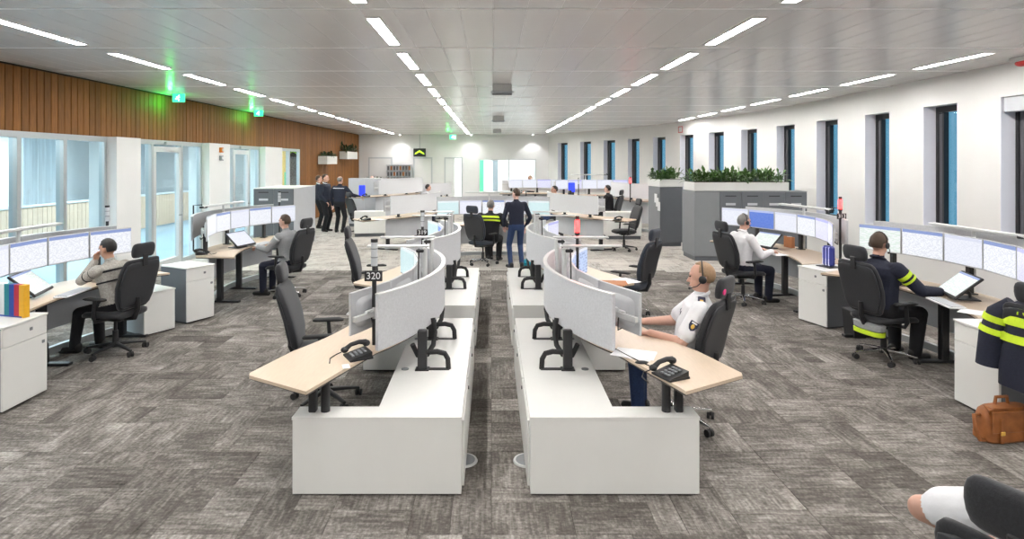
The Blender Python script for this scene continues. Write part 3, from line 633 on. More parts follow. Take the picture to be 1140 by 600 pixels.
def beacon(loc, label, num=None, lit=True, rz=0., h=.62):
    T = thing('signal_beacon', label, 'beacon', loc, rz, 'signal beacons'); b = h - .21
    mb().cyl((0, 0, 0), (0, 0, b), .018).build('pole', 'black_metal', T)
    if lit:
        mb().cyl((0, 0, b), (0, 0, b + .03), .028, n=16).build('collar', 'black_plastic', T); mb().tube([(0, 0, b + .03), (0, 0, h - .05), (0, 0, h - .04)], [.026, .026, .02], 16).build('lamp_lens', 'beacon_red', T); mb().cyl((0, 0, h - .04), (0, 0, h), .022, n=16).build('cap', 'black_plastic', T)
        ld = bpy.data.lights.new('beacon_glow', 'POINT'); ld.energy = 1.6; ld.color = (1, .04, .03); ld.shadow_soft_size = .03; lo = bpy.data.objects.new('beacon_glow', ld); col.objects.link(lo); lo.parent = T; lo.location = (0, -.06, h - .08)
    else:
        mb().tube([(0, 0, b), (0, 0, h - .025)], .026, 16).build('lamp_lens', 'grey_light', T); mb().cyl((0, 0, h - .025), (0, 0, h), .028, n=16).build('cap', 'black_plastic', T)
        for q in (.3, .62): mb().cyl((0, 0, b + (h - b) * q), (0, 0, b + (h - b) * q + .008), .0275, n=16).build('ring', 'grey_mid', T)
    if num:
        pl = mb().box((0, -.034, b - .075), (.14, .012, .082), bev=.004).build('number_plate', 'black_plastic', T)
        text_mesh('number', num, .075, 'white_plastic', pl, (0, -.041, b - .075), Matrix.Rotation(R(90), 4, 'X'))
    return T
def task_light(loc, rz, label, L=1.35, drop=.45, back=.1):
    # beam along local y, posts down to the desk
    T = thing('task_light', label, 'task light', loc, rz, 'beam task lights')
    m_ = mb(); m_.loft([((0, -L / 2, 0), (1, 0, 0), (0, 0, 1), .02, .012), ((0, -L / 2 + .03, 0), (1, 0, 0), (0, 0, 1), .034, .02), ((0, L / 2 - .08, .0), (1, 0, 0), (0, 0, 1), .034, .02), ((0, L / 2, 0), (1, 0, 0), (0, 0, 1), .012, .01)], 14, 3); m_.build('beam', 'alu_light', T)
    m_ = mb(); m_.loft([((0, -L / 2 - .005, -.005), (1, 0, 0), (0, 0, 1), .03, .018), ((0, -L / 2 + .12, -.008), (1, 0, 0), (0, 0, 1), .036, .02)], 14, 3); m_.build('end_cap', 'black_plastic', T)
    m_ = mb(); m_.tube([(0, -L / 2 + .02, .01), (0, -L / 2 + .02, .035), (back, -L / 2 - .1, .035), (back, -L / 2 - .1, -drop)], .012, 8); m_.build('post', 'black_metal', T)
    m_ = mb(); m_.tube([(0, .1, -.01), (back, .1, -.01), (back, .1, -drop)], .02, 8); m_.build('post', 'alu_light', T)
    return T

# ------------------------------------------------------------------ curved workstation desk
RR = 2.4
def sag(y): return RR - math.sqrt(RR * RR - y * y)
def outline(n_end, f_end, tip_n, tip_f):
    o, i_ = [], []
    for k in range(25):
        y = n_end + (f_end - n_end) * k / 24; o.append((-.04 - sag(y), y)); i_.append((-.70 - .9 * sag(y), y))
    if tip_n: o = [(-.67, -2.05), (-.655, -2.0)] + o; i_ = [(-1.14, -1.77), (-1.155, -1.72)] + i_
    if tip_f: o = o + [(-.57, 1.50)]; i_ = i_ + [(-1.12, 1.22)]
    return o + i_[::-1]
def workstation(x, y, rz, where, tip_n=False, tip_f=False, n_end=-1.25, f_end=1.25, flip=1, z=.74, pz=(.78, 1.2), mz=1.045, screens=None, panel=True, legs='floor', panel_mat='felt', light=True, lab_mon=True, modesty=True, nmon=5, mtilt=0, light_rot=0.):
    # local +x points away from the user; flip = -1 mirrors the plan in y
    T = thing('curved_desk', 'curved maple desk with grey screen, %s' % where, 'desk', (x, y, 0), rz, 'curved desks')
    fy = lambda P: [(a, b * flip) for a, b in P]
    P = fy(outline(n_end, f_end, tip_n, tip_f))
    m_ = mb(); m_.prism(P, z, z + .022); m_.build('tabletop', 'maple', T, smooth=0)
    cx = sum(a for a, b in P) / len(P); cy = sum(b for a, b in P) / len(P)
    m_ = mb(); m_.prism([(cx + (a - cx) * .985, cy + (b - cy) * .992) for a, b in P], z - .012, z - .0005); m_.build('underside', 'dark_edge', T, smooth=0)
    if panel:
        m_ = mb(); m_.arc(RR, -1.3, 1.3, pz[0], pz[1], .03, 28); m_.build('felt_screen', panel_mat, T)
        m_ = mb(); m_.arc(RR - .004, -1.302, 1.302, pz[1], pz[1] + .008, .038, 28); m_.build('screen_edge', 'alu_light', T)
    m_ = mb(); m_.arc(2.5, -1.3, 1.3, mz - .055, mz - .015, .03, 24, off=-.19); m_.build('monitor_rail', 'alu_light', T)
    for q in (-.95, 0., .95):
        m_ = mb(); xx = -.19 - (2.5 - math.sqrt(6.25 - q * q)) + .015; m_.box((xx, q, (z + mz) / 2 + .011), (.05, .07, mz - z - .022), bev=.008); m_.box((xx, q, z + .028), (.1, .12, .012), bev=.004); m_.build('rail_post', 'black_metal', T)
    if legs == 'floor':
        for q in (-1.0, .05, 1.0):
            xx = -.42 - sag(q); m_ = mb(); m_.box((xx, q, z / 2 - .01), (.09, .07, z - .06), bev=.01); m_.box((xx - .02, q, .018), (.6, .08, .03), bev=.008); m_.build('leg', 'black_metal', T)
    if modesty:
        m_ = mb(); m_.arc(RR, n_end + .05, f_end - .05, .30, z - .04, .018, 20, off=-.26)
        if flip < 0: m_.v = [(a, -b, c) for a, b, c in m_.v]
        m_.build('modesty_panel', 'grey_light', T)
        m_ = mb(); m_.arc(RR, n_end + .1, f_end - .1, .04, .12, .05, 20, off=-.34)
        if flip < 0: m_.v = [(a, -b, c) for a, b, c in m_.v]
        m_.build('foot_rail', 'alu', T)
    Q = Matrix.Translation((x, y, 0)) @ Matrix.Rotation(rz, 4, 'Z')
    sc = screens or SCR
    for k in range(nmon):
        a = (k - (nmon - 1) / 2) * (MW + .012) / 2.5 * flip
        p = Q @ Vector((-.25 - 2.5 + 2.5 * math.cos(a), 2.5 * math.sin(a), mz))
        monitor(sc[k % len(sc)], p, rz + a, '%s monitor from the near end on desk %s' % (ORD[k].capitalize() if 0 else ORD[k], where), 'monitors on desk ' + where)
    if light:
        p = Q @ Vector((-.12, 0, z + .72)); task_light(p, rz + light_rot + (0 if flip > 0 else math.pi), 'pale beam task light over desk %s' % where, drop=.70, back=.07 if flip > 0 else -.07)
    return Q
# ------------------------------------------------------------------ people: one continuous remeshed body, hair / headset etc. as children
import numpy as np
def ik(a, c, l1, l2, pole):
    a, c, pole = Vector(a), Vector(c), Vector(pole); d = c - a; L = min(d.length, (l1 + l2) * .995); d.normalize(); c = a + d * L
    x = (l1 * l1 - l2 * l2 + L * L) / (2 * L); h = math.sqrt(max(l1 * l1 - x * x, 0)); q = pole - d * pole.dot(d); q.normalize()
    return a + d * x + q * h, c
def person(label, loc, rz, hands, feet=None, hip=(0, .52), lean=8., stand=False, yaw=0., pitch=0., shirt='navy', pants='black_cloth', skin='skin', hair='hair_brown', hairstyle='short', sleeve='long', vox=.012, height=1.78, kit=(), twist=0., group=None, fingers=None, belly=1., bulk=1.1, elbow=None, tie=None):
    T = thing('person', label, 'person', (loc[0], loc[1], loc[2] if len(loc) > 2 else 0), rz, group); S = height / 1.78
    hipc = Vector((hip[0], 0, .93 * S if stand else hip[1])); la = R(lean)
    U = Vector((math.sin(la), 0, math.cos(la))); tw = R(twist); Lf = Vector((-math.sin(tw), math.cos(tw), 0)); Fw = Lf.cross(U)
    prims = []     # (p0, p1, r0, r1, mat index)
    M_ = mb(); mats = [shirt, pants, skin, 'shoe']
    def cap(p0, p1, r0, r1, mi, n=14, sq=1.):
        p0, p1 = Vector(p0), Vector(p1); d = (p1 - p0); L = d.length or 1e-4; d = d / L
        pts = [p0 - d * r0 * .98, p0 - d * r0 * .7, p0 - d * r0 * .3] + [p0 + d * L * k / 3 for k in range(4)] + [p1 + d * r1 * .3, p1 + d * r1 * .7, p1 + d * r1 * .98]
        rs = [r0 * .2, r0 * .71, r0 * .95] + [r0 + (r1 - r0) * k / 3 for k in range(4)] + [r1 * .95, r1 * .71, r1 * .2]
        M_.tube(pts, rs, n); prims.append((p0, p1, r0, r1, mi))
    TL = .52 * S; BK = bulk
    secs = [(-.11, .10, .085), (-.06, .155, .115), (.0, .178, .128 * belly), (.12, .168, .122 * belly), (.25, .172, .122 * belly), (.37, .192, .125), (.44, .190, .112), (.485, .145, .088), (.515, .08, .066), (.53, .05, .05)]
    secs = [(s_, w_ * (bulk if s_ < .47 else 1), d_ * (bulk if s_ < .47 else 1)) for s_, w_, d_ in secs]
    M_.loft([(hipc + U * (s_ * S), Lf if s_ > .2 else Vector((0, 1, 0)), Fw, w_ * S, d_ * S) for s_, w_, d_ in secs], 28, 2.5)
    prims.append((hipc + U * .06, hipc + U * TL * .82, .165 * S, .15 * S, 0)); prims.append((hipc - U * .05, hipc, .16 * S, .165 * S, 1))
    # legs
    for s in (1, -1):
        hj = hipc + Vector((0, s * .095 * S, -.02)); an = Vector(feet[0 if s > 0 else 1]) if feet else Vector((hip[0] + (.02 if stand else .42), s * .12, .085))
        kn, an = ik(hj, an, .44 * S, .42 * S, (1, s * .12, .15))
        cap(hj, kn, .092 * S * BK, .066 * S * BK, 1); cap(kn, an, .064 * S * BK, .052 * S * BK, 1)
        fd = Vector((1, s * .25, 0)).normalized()
        f0 = Vector((an.x, an.y, an.z - .04)) - fd * .045; f1 = f0 + fd * .19 + Vector((0, 0, -.012)); cap(f0, f1, .042, .034, 3, 12); cap(f0 + Vector((0, 0, .035)), an, .042, .045, 3, 12)
    # arms
    arms = {}
    for s in (1, -1):
        sh = hipc + U * (.445 * S) + Lf * (s * .195 * S * (1 + (bulk - 1) * .6)); key = 'L' if s > 0 else 'R'
        hd = Vector(hands[0 if s > 0 else 1]); pole = (elbow or {}).get(key, (-.5, s * .6, -1)); el, hd = ik(sh, hd, .30 * S, .265 * S, pole); arms[key] = (sh, el, hd)
        smi = 0
        cap(hipc + U * (.43 * S) + Lf * (s * .12 * S), sh, .075 * S, .066 * S, 0)
        if sleeve == 'long': cap(sh, el, .064 * S * BK, .052 * S * BK, 0); cap(el, el + (hd - el) * .93, .052 * S * BK, .041 * S * BK, 0); cap(el + (hd - el) * .85, hd, .029 * S, .027 * S, 2)
        else:
            q = sh + (el - sh) * .72; cap(sh, q, .070 * S * BK, .068 * S * BK, 0); cap(sh, el, .05 * S, .045 * S, 2); cap(el, hd, .047 * S, .03 * S, 2)
        # hand: palm, four fingers, thumb
        d = (hd - el).normalized(); fc = (fingers or {}).get(key)
        d2 = Vector(fc).normalized() if fc else (d + Vector((0, 0, -.25))).normalized()
        n_ = Vector((0, 0, 1)) if abs(d2.z) < .8 else Vector((1, 0, 0)); sd = d2.cross(n_).normalized(); up = sd.cross(d2)
        for k in range(4):
            o = sd * (.026 - .0175 * k) * S; ln = (.070, .080, .075, .058)[k] * S
            b0 = hd + d2 * .015 + o * .8; b1 = hd + d2 * .085 * S + o; cap(b0, b1, .0155 * S, .0125 * S, 2, 8)
            m1 = b1 + (d2 * .75 - up * .45).normalized() * ln * .5; m2 = m1 + (d2 * .45 - up * .9).normalized() * ln * .5; cap(b1, m1, .0095, .009, 2, 8); cap(m1, m2, .009, .0078, 2, 8)
        th = hd + d2 * .03 + sd * (s * .022); t1 = th + (d2 * .7 + sd * s * .75 - up * .2).normalized() * .042; t2 = t1 + (d2 * .9 + sd * s * .15 - up * .4).normalized() * .032; cap(th, t1, .0125, .0105, 2, 8); cap(t1, t2, .0105, .009, 2, 8)
    # neck and head
    nb = hipc + U * (.50 * S); hy = R(yaw); hp = R(pitch)
    H = Matrix.Rotation(hy, 4, 'Z') @ Matrix.Rotation(hp, 4, 'Y'); hc = nb + Vector((U.x * .12 + .015, 0, .178)) * S
    cap(nb, hc - Vector((.01, 0, .06)), .06 * S, .052 * S, 2)
    HM = Matrix.Translation(hc) @ H @ Matrix.Scale(S, 4); M_.T = HM
    M_.ell((-.008, 0, .022), (.098, .077, .098), 20, 14); M_.ell((.018, 0, -.04), (.072, .06, .078), 16, 12); M_.ell((.055, 0, -.088), (.028, .03, .022), 10, 8)
    M_.tube([(.086, 0, .015), (.098, 0, -.012), (.112, 0, -.03), (.088, 0, -.036)], [.009, .011, .014, .009], 8); M_.ell((.083, 0, -.064), (.014, .025, .009), 8, 6); M_.ell((.082, 0, .03), (.013, .05, .012), 10, 6)
    for s in (1, -1): M_.ell((-.008, s * .079, -.012), (.020, .010, .032), 10, 8)
    M_.T = Matrix(); prims.append((hc + Vector((0, 0, .04)), hc - Vector((0, 0, .06)), .09 * S, .085 * S, 2))
    me = bpy.data.meshes.new('raw'); me.from_pydata(M_.v, [], M_.f); bm = bmesh.new(); bm.from_mesh(me); bmesh.ops.recalc_face_normals(bm, faces=bm.faces); bm.to_mesh(me); bm.free()
    ob = bpy.data.objects.new('raw', me); col.objects.link(ob)
    md = ob.modifiers.new('r', 'REMESH'); md.mode = 'VOXEL'; md.voxel_size = vox; sm = ob.modifiers.new('s', 'SMOOTH'); sm.factor = .5; sm.iterations = 3 if vox > .009 else 4
    dg = bpy.context.evaluated_depsgraph_get(); bmesh_ = bpy.data.meshes.new_from_object(ob.evaluated_get(dg)); bpy.data.objects.remove(ob); bpy.data.meshes.remove(me)
    # materials per face from the nearest limb
    nf = len(bmesh_.polygons); C = np.zeros(nf * 3); bmesh_.polygons.foreach_get('center', C); C = C.reshape(-1, 3); best = np.full(nf, 1e9); mi = np.zeros(nf, int)
    for p0, p1, r0, r1, k in prims:
        a, b = np.array(p0), np.array(p1); ab = b - a; tt = np.clip(((C - a) @ ab) / max(ab @ ab, 1e-9), 0, 1); d = np.linalg.norm(C - a - tt[:, None] * ab, axis=1) - (r0 + (r1 - r0) * tt)
        w_ = d < best; best[w_] = d[w_]; mi[w_] = k
    ht = (C - np.array(hipc)) @ np.array(U); tor = (mi == 1) & (ht > .02 * S) & (np.abs(C[:, 1]) < .2) & (C[:, 0] < hip[0] + .11); mi[tor] = 0
    bmesh_.materials.clear()
    for q in mats: bmesh_.materials.append(MT[q])
    bmesh_.polygons.foreach_set('material_index', mi.tolist()); bmesh_.polygons.foreach_set('use_smooth', [True] * nf); bmesh_.name = 'body'
    body = bpy.data.objects.new('body', bmesh_); col.objects.link(body); body.parent = T
    # hair shell
    if hairstyle != 'bald':
        h = mb(); nu, nv = 28, 20; h.T = HM
        def keep(az, el):
            f = math.cos(az)                                  # 1 at the front, -1 at the back
            if hairstyle == 'fringe': lim = 28 if f < .2 else 95; return el < 45 and el > (-42 if f < -.3 else -5) and f < .35
            lim = 38 if f > .55 else (12 if f > .15 else (-2 if f > -.25 else -42))
            if hairstyle == 'long': lim = 36 if f > .55 else (-20 if f > .2 else -75)
            if hairstyle == 'receding': lim = 62 if f > .4 else lim
            return el > lim
        rings_ = []
        for i in range(nv + 1):
            el = -math.pi / 2 + math.pi * i / nv; r_ = []
            for j in range(nu):
                az = 2 * math.pi * j / nu; k = 1.085 if hairstyle in ('short', 'receding', 'fringe') else 1.13
                q = k if keep(az, math.degrees(el)) else .86
                q += random.uniform(-.012, .012) * (q > 1)
                ce = max(math.cos(el), .02)
                r_.append((-.010 + .098 * q * ce * math.cos(az), .077 * q * ce * math.sin(az), .022 + .098 * q * math.sin(el)))
            rings_.append(r_)
        h.rings(rings_); h.build('hair', hair, T, smooth=80)
    for s in (1, -1): e_ = mb(); e_.T = HM; e_.ell((.0885, s * .031, .012), (.008, .013, .007), 8, 6); e_.build('eye', 'eye_dark', T)
    e_ = mb(); e_.T = HM; e_.ell((.094, 0, -.066), (.005, .022, .006), 8, 6); e_.build('mouth', 'lip', T)
    if 'headset' in kit:
        e_ = mb(); e_.T = HM; e_.tube([(-.012 + .0 * k, .088 * math.sin(k / 10 * math.pi - math.pi / 2), .025 + .108 * math.cos(k / 10 * math.pi - math.pi / 2)) for k in range(11)], .006, 6)
        for s in (1, -1): e_.ell((-.008, s * .092, -.008), (.032, .014, .034), 10, 8)
        s = kit['headset']; e_.tube([(-.005, s * .098, -.02), (.04, s * .09, -.06), (.095, s * .045, -.085)], .0045, 6); e_.ell((.1, s * .04, -.086), (.012, .012, .01), 8, 6); e_.build('headset', 'black_plastic', T)
    def torso_band(s0, s1, mat, name, k=1.05, back_only=False):
        import bisect
        def sec(s_):
            for (a, b) in zip(secs, secs[1:]):
                if a[0] <= s_ <= b[0]: f = (s_ - a[0]) / (b[0] - a[0]); return a[1] + (b[1] - a[1]) * f, a[2] + (b[2] - a[2]) * f
        e_ = mb(); e_.loft([(hipc + U * (s_ * S), Lf, Fw, w_ * S * k + .004, d_ * S * k + .006) for s_ in (s0, (s0 + s1) / 2, s1) for w_, d_ in (sec(s_),)], 28, 2.5); e_.build(name, mat, T)
    def arm_band(key, f0, f1, mat, name, upper=True, r=.077):
        sh, el, hd = arms[key]; a, b = (sh, el) if upper else (el, hd); e_ = mb(); e_.cyl(a + (b - a) * f0, a + (b - a) * f1, r * S, (r - .006) * S, 18); e_.build(name, mat, T)
    if 'hivis_torso' in kit:
        for (a, b) in kit['hivis_torso']: torso_band(a, b, 'hivis', 'reflective_band', 1.03)
    if 'hivis_arm' in kit:
        for key in ('L', 'R'):
            for (a, b) in kit['hivis_arm']: arm_band(key, a, b, 'hivis', 'reflective_band')
    if 'stripe' in kit:
        for (a, b, mt) in kit['stripe']: torso_band(a, b, mt, 'chest_stripe', 1.015)
    if 'armstripe' in kit:
        for key in ('L', 'R'):
            for (a, b, mt, up_) in kit['armstripe']: arm_band(key, a, b, mt, 'sleeve_stripe', up_, .069 if up_ else .057)
    if 'collar' in kit:
        e_ = mb(); e_.tube([nb + Vector((.055 * math.cos(a) * 1.15 + .0, .068 * math.sin(a), .03 - .025 * math.cos(a))) * S for a in [R(18 + 324 * k / 14) for k in range(15)]], .014, 8); e_.build('collar', kit['collar'], T)
    if 'badge' in kit:
        key = kit['badge']; s = 1 if key == 'L' else -1; sh, el, hd = arms[key]
        p_ = sh + (el - sh) * .40 + Lf * (s * .072 * S); X = (el - sh).normalized(); Yv = Lf * s; Z = X.cross(Yv).normalized(); Yv = Z.cross(X)
        B = Matrix((( Z.x, Yv.x, X.x, p_.x), (Z.y, Yv.y, X.y, p_.y), (Z.z, Yv.z, X.z, p_.z), (0, 0, 0, 1)))
        e_ = mb(); e_.T = B @ Matrix.Rotation(R(-90), 4, 'X'); e_.prism([(-.032, .035), (.032, .035), (.034, -.005), (.02, -.034), (0, -.046), (-.02, -.034), (-.034, -.005)], -.004, .006); bd = e_.build('arm_badge', 'badge_navy', T, smooth=0)
        e_ = mb(); e_.T = B; e_.ell((0, .007, .008), (.014, .004, .02)); e_.build('emblem', 'gold', bd); e_ = mb(); e_.T = B; e_.box((0, .007, -.022), (.045, .004, .012)); e_.build('lettering_strip', 'white_plastic', bd, smooth=0)
        for s in (1, -1):
            pp = hipc + U * (.475 * S) + Lf * (s * .155 * S) + U * .04; Q = Matrix.Translation(pp) @ Matrix.Rotation(la, 4, 'Y') @ Matrix.Rotation(s * R(-14), 4, 'X'); e_ = mb(); e_.T = Q; e_.box((0, 0, 0), (.06, .12, .014), bev=.005); ep = e_.build('epaulette', 'badge_navy', T); e_ = mb(); e_.T = Q; e_.box((0, s * .02, .008), (.025, .025, .006)); e_.build('rank_mark', 'gold', ep, smooth=0)
    if 'lanyard' in kit:
        e_ = mb(); pa = [nb + Lf * .075 + U * .0, nb + Lf * .07 + Fw * .06 - U * .03, hipc + U * (.36 * S) + Lf * .05 + Fw * .137 * S, hipc + U * (.20 * S) + Fw * .142 * S]; pb = [q - Lf * 2 * q.dot(Lf) + Lf * 2 * hipc.dot(Lf) for q in pa]
        for q in (pa, pb): e_.tube(q, .007, 6)
        e_.build('lanyard', 'badge_navy', T)
    return T
# ================================================================== layout
# ---- white console boxes on both sides of the aisle
def console_box(x, y, m, label):
    T = thing('console_box', label, 'console', (x, y, 0), 0, 'white console boxes'); fx = lambda P: [(a * m, b) for a, b in P]
    m_ = mb(); m_.prism(fx([(0, 0), (-1.11, 0), (-1.11, .165), (-.57, .165), (-.59, 2.46), (0, 2.46)]), .015, .50); m_.build('body', 'white_lam', T, smooth=0)
    m_ = mb(); m_.prism(fx([(.004, -.004), (-1.114, -.004), (-1.114, .169), (-.572, .169), (-.592, 2.464), (.004, 2.464)]), .502, .52); m_.build('top', 'white_lam', T, smooth=0)
    m_ = mb(); m_.prism(fx([(-.02, .02), (-1.09, .02), (-1.09, .15), (-.55, .15), (-.56, 2.44), (-.02, 2.44)]), 0, .014); m_.build('plinth', 'black_plastic', T, smooth=0)
    for k in range(3):
        d = mb().box((m * .008, .45 + .78 * k, .25), (.016, .76, .44), bev=.003).build('side_door', 'white_lam', T); mb().cyl((m * .016, .75 + .78 * k, .43), (m * .024, .75 + .78 * k, .43), .014).build('lock', 'black_plastic', d)
    for yy in (.90, 1.72):
        xx = -.36
        q = mb(); q.box((m * (xx + .12), yy, .523), (.20, .05, .006), bev=.002); q.build('cable_slot', 'black_plastic', T); mb().cyl((m * (xx - .14), yy, .52), (m * (xx - .14), yy, .525), .03, n=16).build('grommet', 'grey_mid', T)
        c = mb(); c.box((m * xx, yy, .68), (.075, .05, .32), bev=.008); c.box((m * xx, yy, .523), (.11, .09, .008)); c.build('support_column', 'black_metal', T)
        q = mb(); q.tube([(m * (xx + .02), yy + .01, .655), (m * (xx + .12), yy + .01, .66), (m * (xx + .18), yy + .01, .645), (m * (xx + .205), yy + .01, .60), (m * (xx + .21), yy + .01, .52)], .021, 10); q.build('cable_hose', 'rubber', T)
        q = mb(); q.tube([(m * (xx + .05), yy + .36, .84), (m * (xx + .07), yy + .34, .72), (m * (xx + .06), yy + .28, .63), (m * (xx + .02), yy + .18, .58), (m * (xx - .05), yy + .10, .60), (m * (xx - .09), yy + .07, .70)], .021, 10); q.build('cable_hose', 'rubber', T)
    q = mb(); q.box((-m * 1.0, .085, .63), (.05, .055, .215), bev=.006); q.build('desk_column', 'black_metal', T)
    q = mb(); q.cyl((-m * .92, .095, .52), (-m * .92, .095, .735), .03, n=14); q.build('desk_column', 'black_metal', T)
    return T
CXL, CXR = -.198, .258
console_box(CXL, 3.9, 1, 'nearest white console box left of the aisle'); console_box(CXR, 3.9, -1, 'nearest white console box right of the aisle')
console_box(CXL, 6.93, 1, 'second white console box left of the aisle'); console_box(CXR, 6.93, -1, 'second white console box right of the aisle')
for i, (x, y) in enumerate(((-.205, 4.36), (.265, 4.36))):
    T = thing('floor_outlet', 'round grey floor outlet beside the %s console' % ('left', 'right')[i], 'outlet', (x, y, 0), group='floor outlets'); mb().cyl((0, 0, .0), (0, 0, .010), .105, .10, 28).build('rim', 'alu_light', T); mb().cyl((0, 0, .009), (0, 0, .012), .085, n=28).build('lid', 'grey_mid', T)
W = {}
W['CL1'] = workstation(-.49, 5.76, 0, 'nearest left of the aisle', tip_n=True, n_end=-1.25, f_end=.92, legs='none', screens=['scr_doc', 'scr_plain', 'scr_tiles', 'scr_teal', 'scr_teal'], modesty=False, light=False)
W['CR1'] = workstation(.55, 5.76, R(180), 'nearest right of the aisle', tip_n=True, n_end=-1.25, f_end=.92, flip=-1, legs='none', screens=['scr_doc', 'scr_plain', 'scr_doc', 'scr_tiles', 'scr_tiles'], modesty=False, light=False)
W['CL2'] = workstation(-.49, 8.79, 0, 'second left of the aisle', tip_n=True, n_end=-1.25, f_end=1.0, legs='none', screens=['scr_doc', 'scr_plain', 'scr_blue', 'scr_blue', 'scr_teal'], modesty=False, light=False)
W['CR2'] = workstation(.55, 8.79, R(180), 'second right of the aisle', tip_n=True, n_end=-1.25, f_end=1.0, flip=-1, legs='none', screens=['scr_doc', 'scr_plain', 'scr_doc', 'scr_plain', 'scr_violet'], modesty=False, light=False)
def arm_light(x, y, side, label):
    T = thing('arm_lamp', label, 'task light', (x, y, 0), group='arm lamps'); mb().cyl((0, 0, .763), (0, 0, 1.42), .022, n=14).build('post', 'alu_light', T)
    mb().box((-side * .24, 0, 1.44), (.56, .05, .018), bev=.006).build('arm', 'alu_light', T); mb().tube([(-side * .05, -.03, 1.42), (-side * .055, -.03, 1.2), (-side * .05, -.03, .763)], .007, 6).build('cable', 'rubber', T); mb().box((-side * .04, -.03, 1.40), (.07, .03, .03), bev=.008).build('clamp', 'black_plastic', T)
for k, (y, w_) in enumerate(((5.35, 'first'), (8.38, 'third'))):
    for n, dy in enumerate((0, .62)):
        arm_light(-.60, y + dy, 1, '%s grey arm lamp left of the aisle, from the viewer' % ORD[2 * k + n]); arm_light(.66, y + dy, -1, '%s grey arm lamp right of the aisle, from the viewer' % ORD[2 * k + n])
beacon((-.92, 4.66, .763), 'nearest unlit beacon left of aisle, plate reads 320', '320', False, h=.83); beacon((-.90, 7.75, .763), 'second unlit beacon left of aisle, plate reads 319', '319', False, h=.80)
beacon((.96, 6.62, .763), 'red lit beacon on the nearest desk right of the aisle', None, True, h=.83)
phone((-.98, 4.36, .763), R(-60), 'black phone on the desk with plate 320'); phone((1.20, 3.97, .763), R(-65), 'black phone at the tip of the nearest right desk')
T = thing('headset_cord', 'thin black cord across the nearest right desk', 'cord', (0, 0, 0)); mb().tube([(.92, 4.62, .768), (1.0, 4.4, .768), (1.06, 4.26, .768), (1.13, 4.12, .768)], .004, 6).build('cable', 'rubber', T); mb().ell((1.07, 4.22, .772), (.05, .02, .012), 10, 6).build('inline_plug', 'black_plastic', T)
papers((1.06, 4.42, .763), R(60), 'white paper sheets on the nearest right desk', n=2); papers((-1.02, 4.16, .763), R(20), 'small white note beside the left phone', d=(.05, .09))
papers((1.42, 7.0, .763), R(70), 'loose papers on tip of the second right desk', n=3, d=(.25, .32), mat='box_brown'); papers((1.62, 7.15, .763), R(20), 'white sheet on tip of the second right desk', n=2)
pedestal((-1.09, 6.2), R(-90), 'grey pedestal under the nearest left desk', side='grey_light', depth=.45, w=.5, h=.66, plain=True); pedestal((1.15, 6.2), R(-90), 'grey pedestal under the nearest right desk', side='grey_light', depth=.45, w=.5, h=.66, plain=True)
keyboard((-1.28, 5.75, .763), 0, 'white keyboard on the nearest left desk'); keyboard((1.30, 5.55, .763), R(180), 'white keyboard on the nearest right desk')

# ---- outer desks
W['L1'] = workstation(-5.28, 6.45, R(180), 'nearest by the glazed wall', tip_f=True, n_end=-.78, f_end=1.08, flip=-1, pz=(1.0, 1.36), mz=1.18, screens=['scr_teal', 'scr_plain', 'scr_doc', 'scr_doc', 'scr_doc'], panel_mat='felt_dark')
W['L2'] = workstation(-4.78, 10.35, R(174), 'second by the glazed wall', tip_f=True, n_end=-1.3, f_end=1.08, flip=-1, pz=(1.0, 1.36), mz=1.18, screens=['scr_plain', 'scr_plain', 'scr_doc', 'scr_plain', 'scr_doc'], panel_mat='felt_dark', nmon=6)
W['R1'] = workstation(5.38, 6.45, 0, 'nearest by the window wall', tip_f=True, n_end=-.98, f_end=1.08, pz=(1.05, 1.42), mz=1.23, screens=['scr_violet', 'scr_doc', 'scr_plain', 'scr_doc', 'scr_map'])
W['R2'] = workstation(5.25, 9.75, R(7), 'second by the window wall', tip_f=True, n_end=-1.3, f_end=1.08, pz=(1.0, 1.36), mz=1.18, screens=['scr_violet', 'scr_violet', 'scr_doc', 'scr_plain', 'scr_blue', 'scr_plain'], nmon=6)
pedestal((-4.25, 5.41), 0, 'white pedestal beside striped binder at left edge', w=.52); pedestal((-4.02, 8.2), R(-28), 'white pedestal with dark side at the second glazed wall desk', w=.42)
pedestal((4.25, 5.2), R(180), 'white pedestal behind the hanging jacket', w=.48); pedestal((4.34, 8.02), R(196), 'white pedestal with dark side at the second window wall desk', w=.48)
pedestal((-4.25, 7.6), R(-30), 'low grey box under the far tip of nearest glazed wall desk', side='grey_light', depth=.5, w=.4, h=.55, plain=True)
tilted_display('scr_map', (-4.92, 6.35, .763), R(198), 'tilted display in front of man in striped sweater'); tilted_display('scr_plain', (-4.2, 9.95, .763), R(165), 'tilted display on second glazed wall desk')
tilted_display('scr_map', (4.92, 6.25, .763), R(-18), 'tilted display in front of officer at window wall'); tilted_display('scr_map', (4.55, 9.85, .763), R(20), 'tilted display in front of white shirted man by lockers')
keyboard((-4.55, 6.45, .763), R(185), 'white keyboard before man in striped sweater'); keyboard((-4.0, 10.3, .763), R(170), 'white keyboard on second glazed wall desk'); keyboard((4.58, 5.98, .763), R(-10), 'white keyboard under the officer hand')
papers((4.62, 5.62, .763), R(40), 'white papers beside the officer at window wall', n=2); papers((4.42, 9.2, .763), R(10), 'white papers before white shirted man by lockers', n=2)
phone((4.75, 5.22, .763), R(40), 'black phone on white pedestal behind the jacket'); phone((-3.7, 11.3, .763), R(120), 'black phone at the far end of second glazed wall desk')
phone((-5.0, 5.9, .763), R(110), 'black phone near the striped binder'); phone((-4.5, 9.2, .763), R(120), 'black phone at the near end of second glazed wall desk')
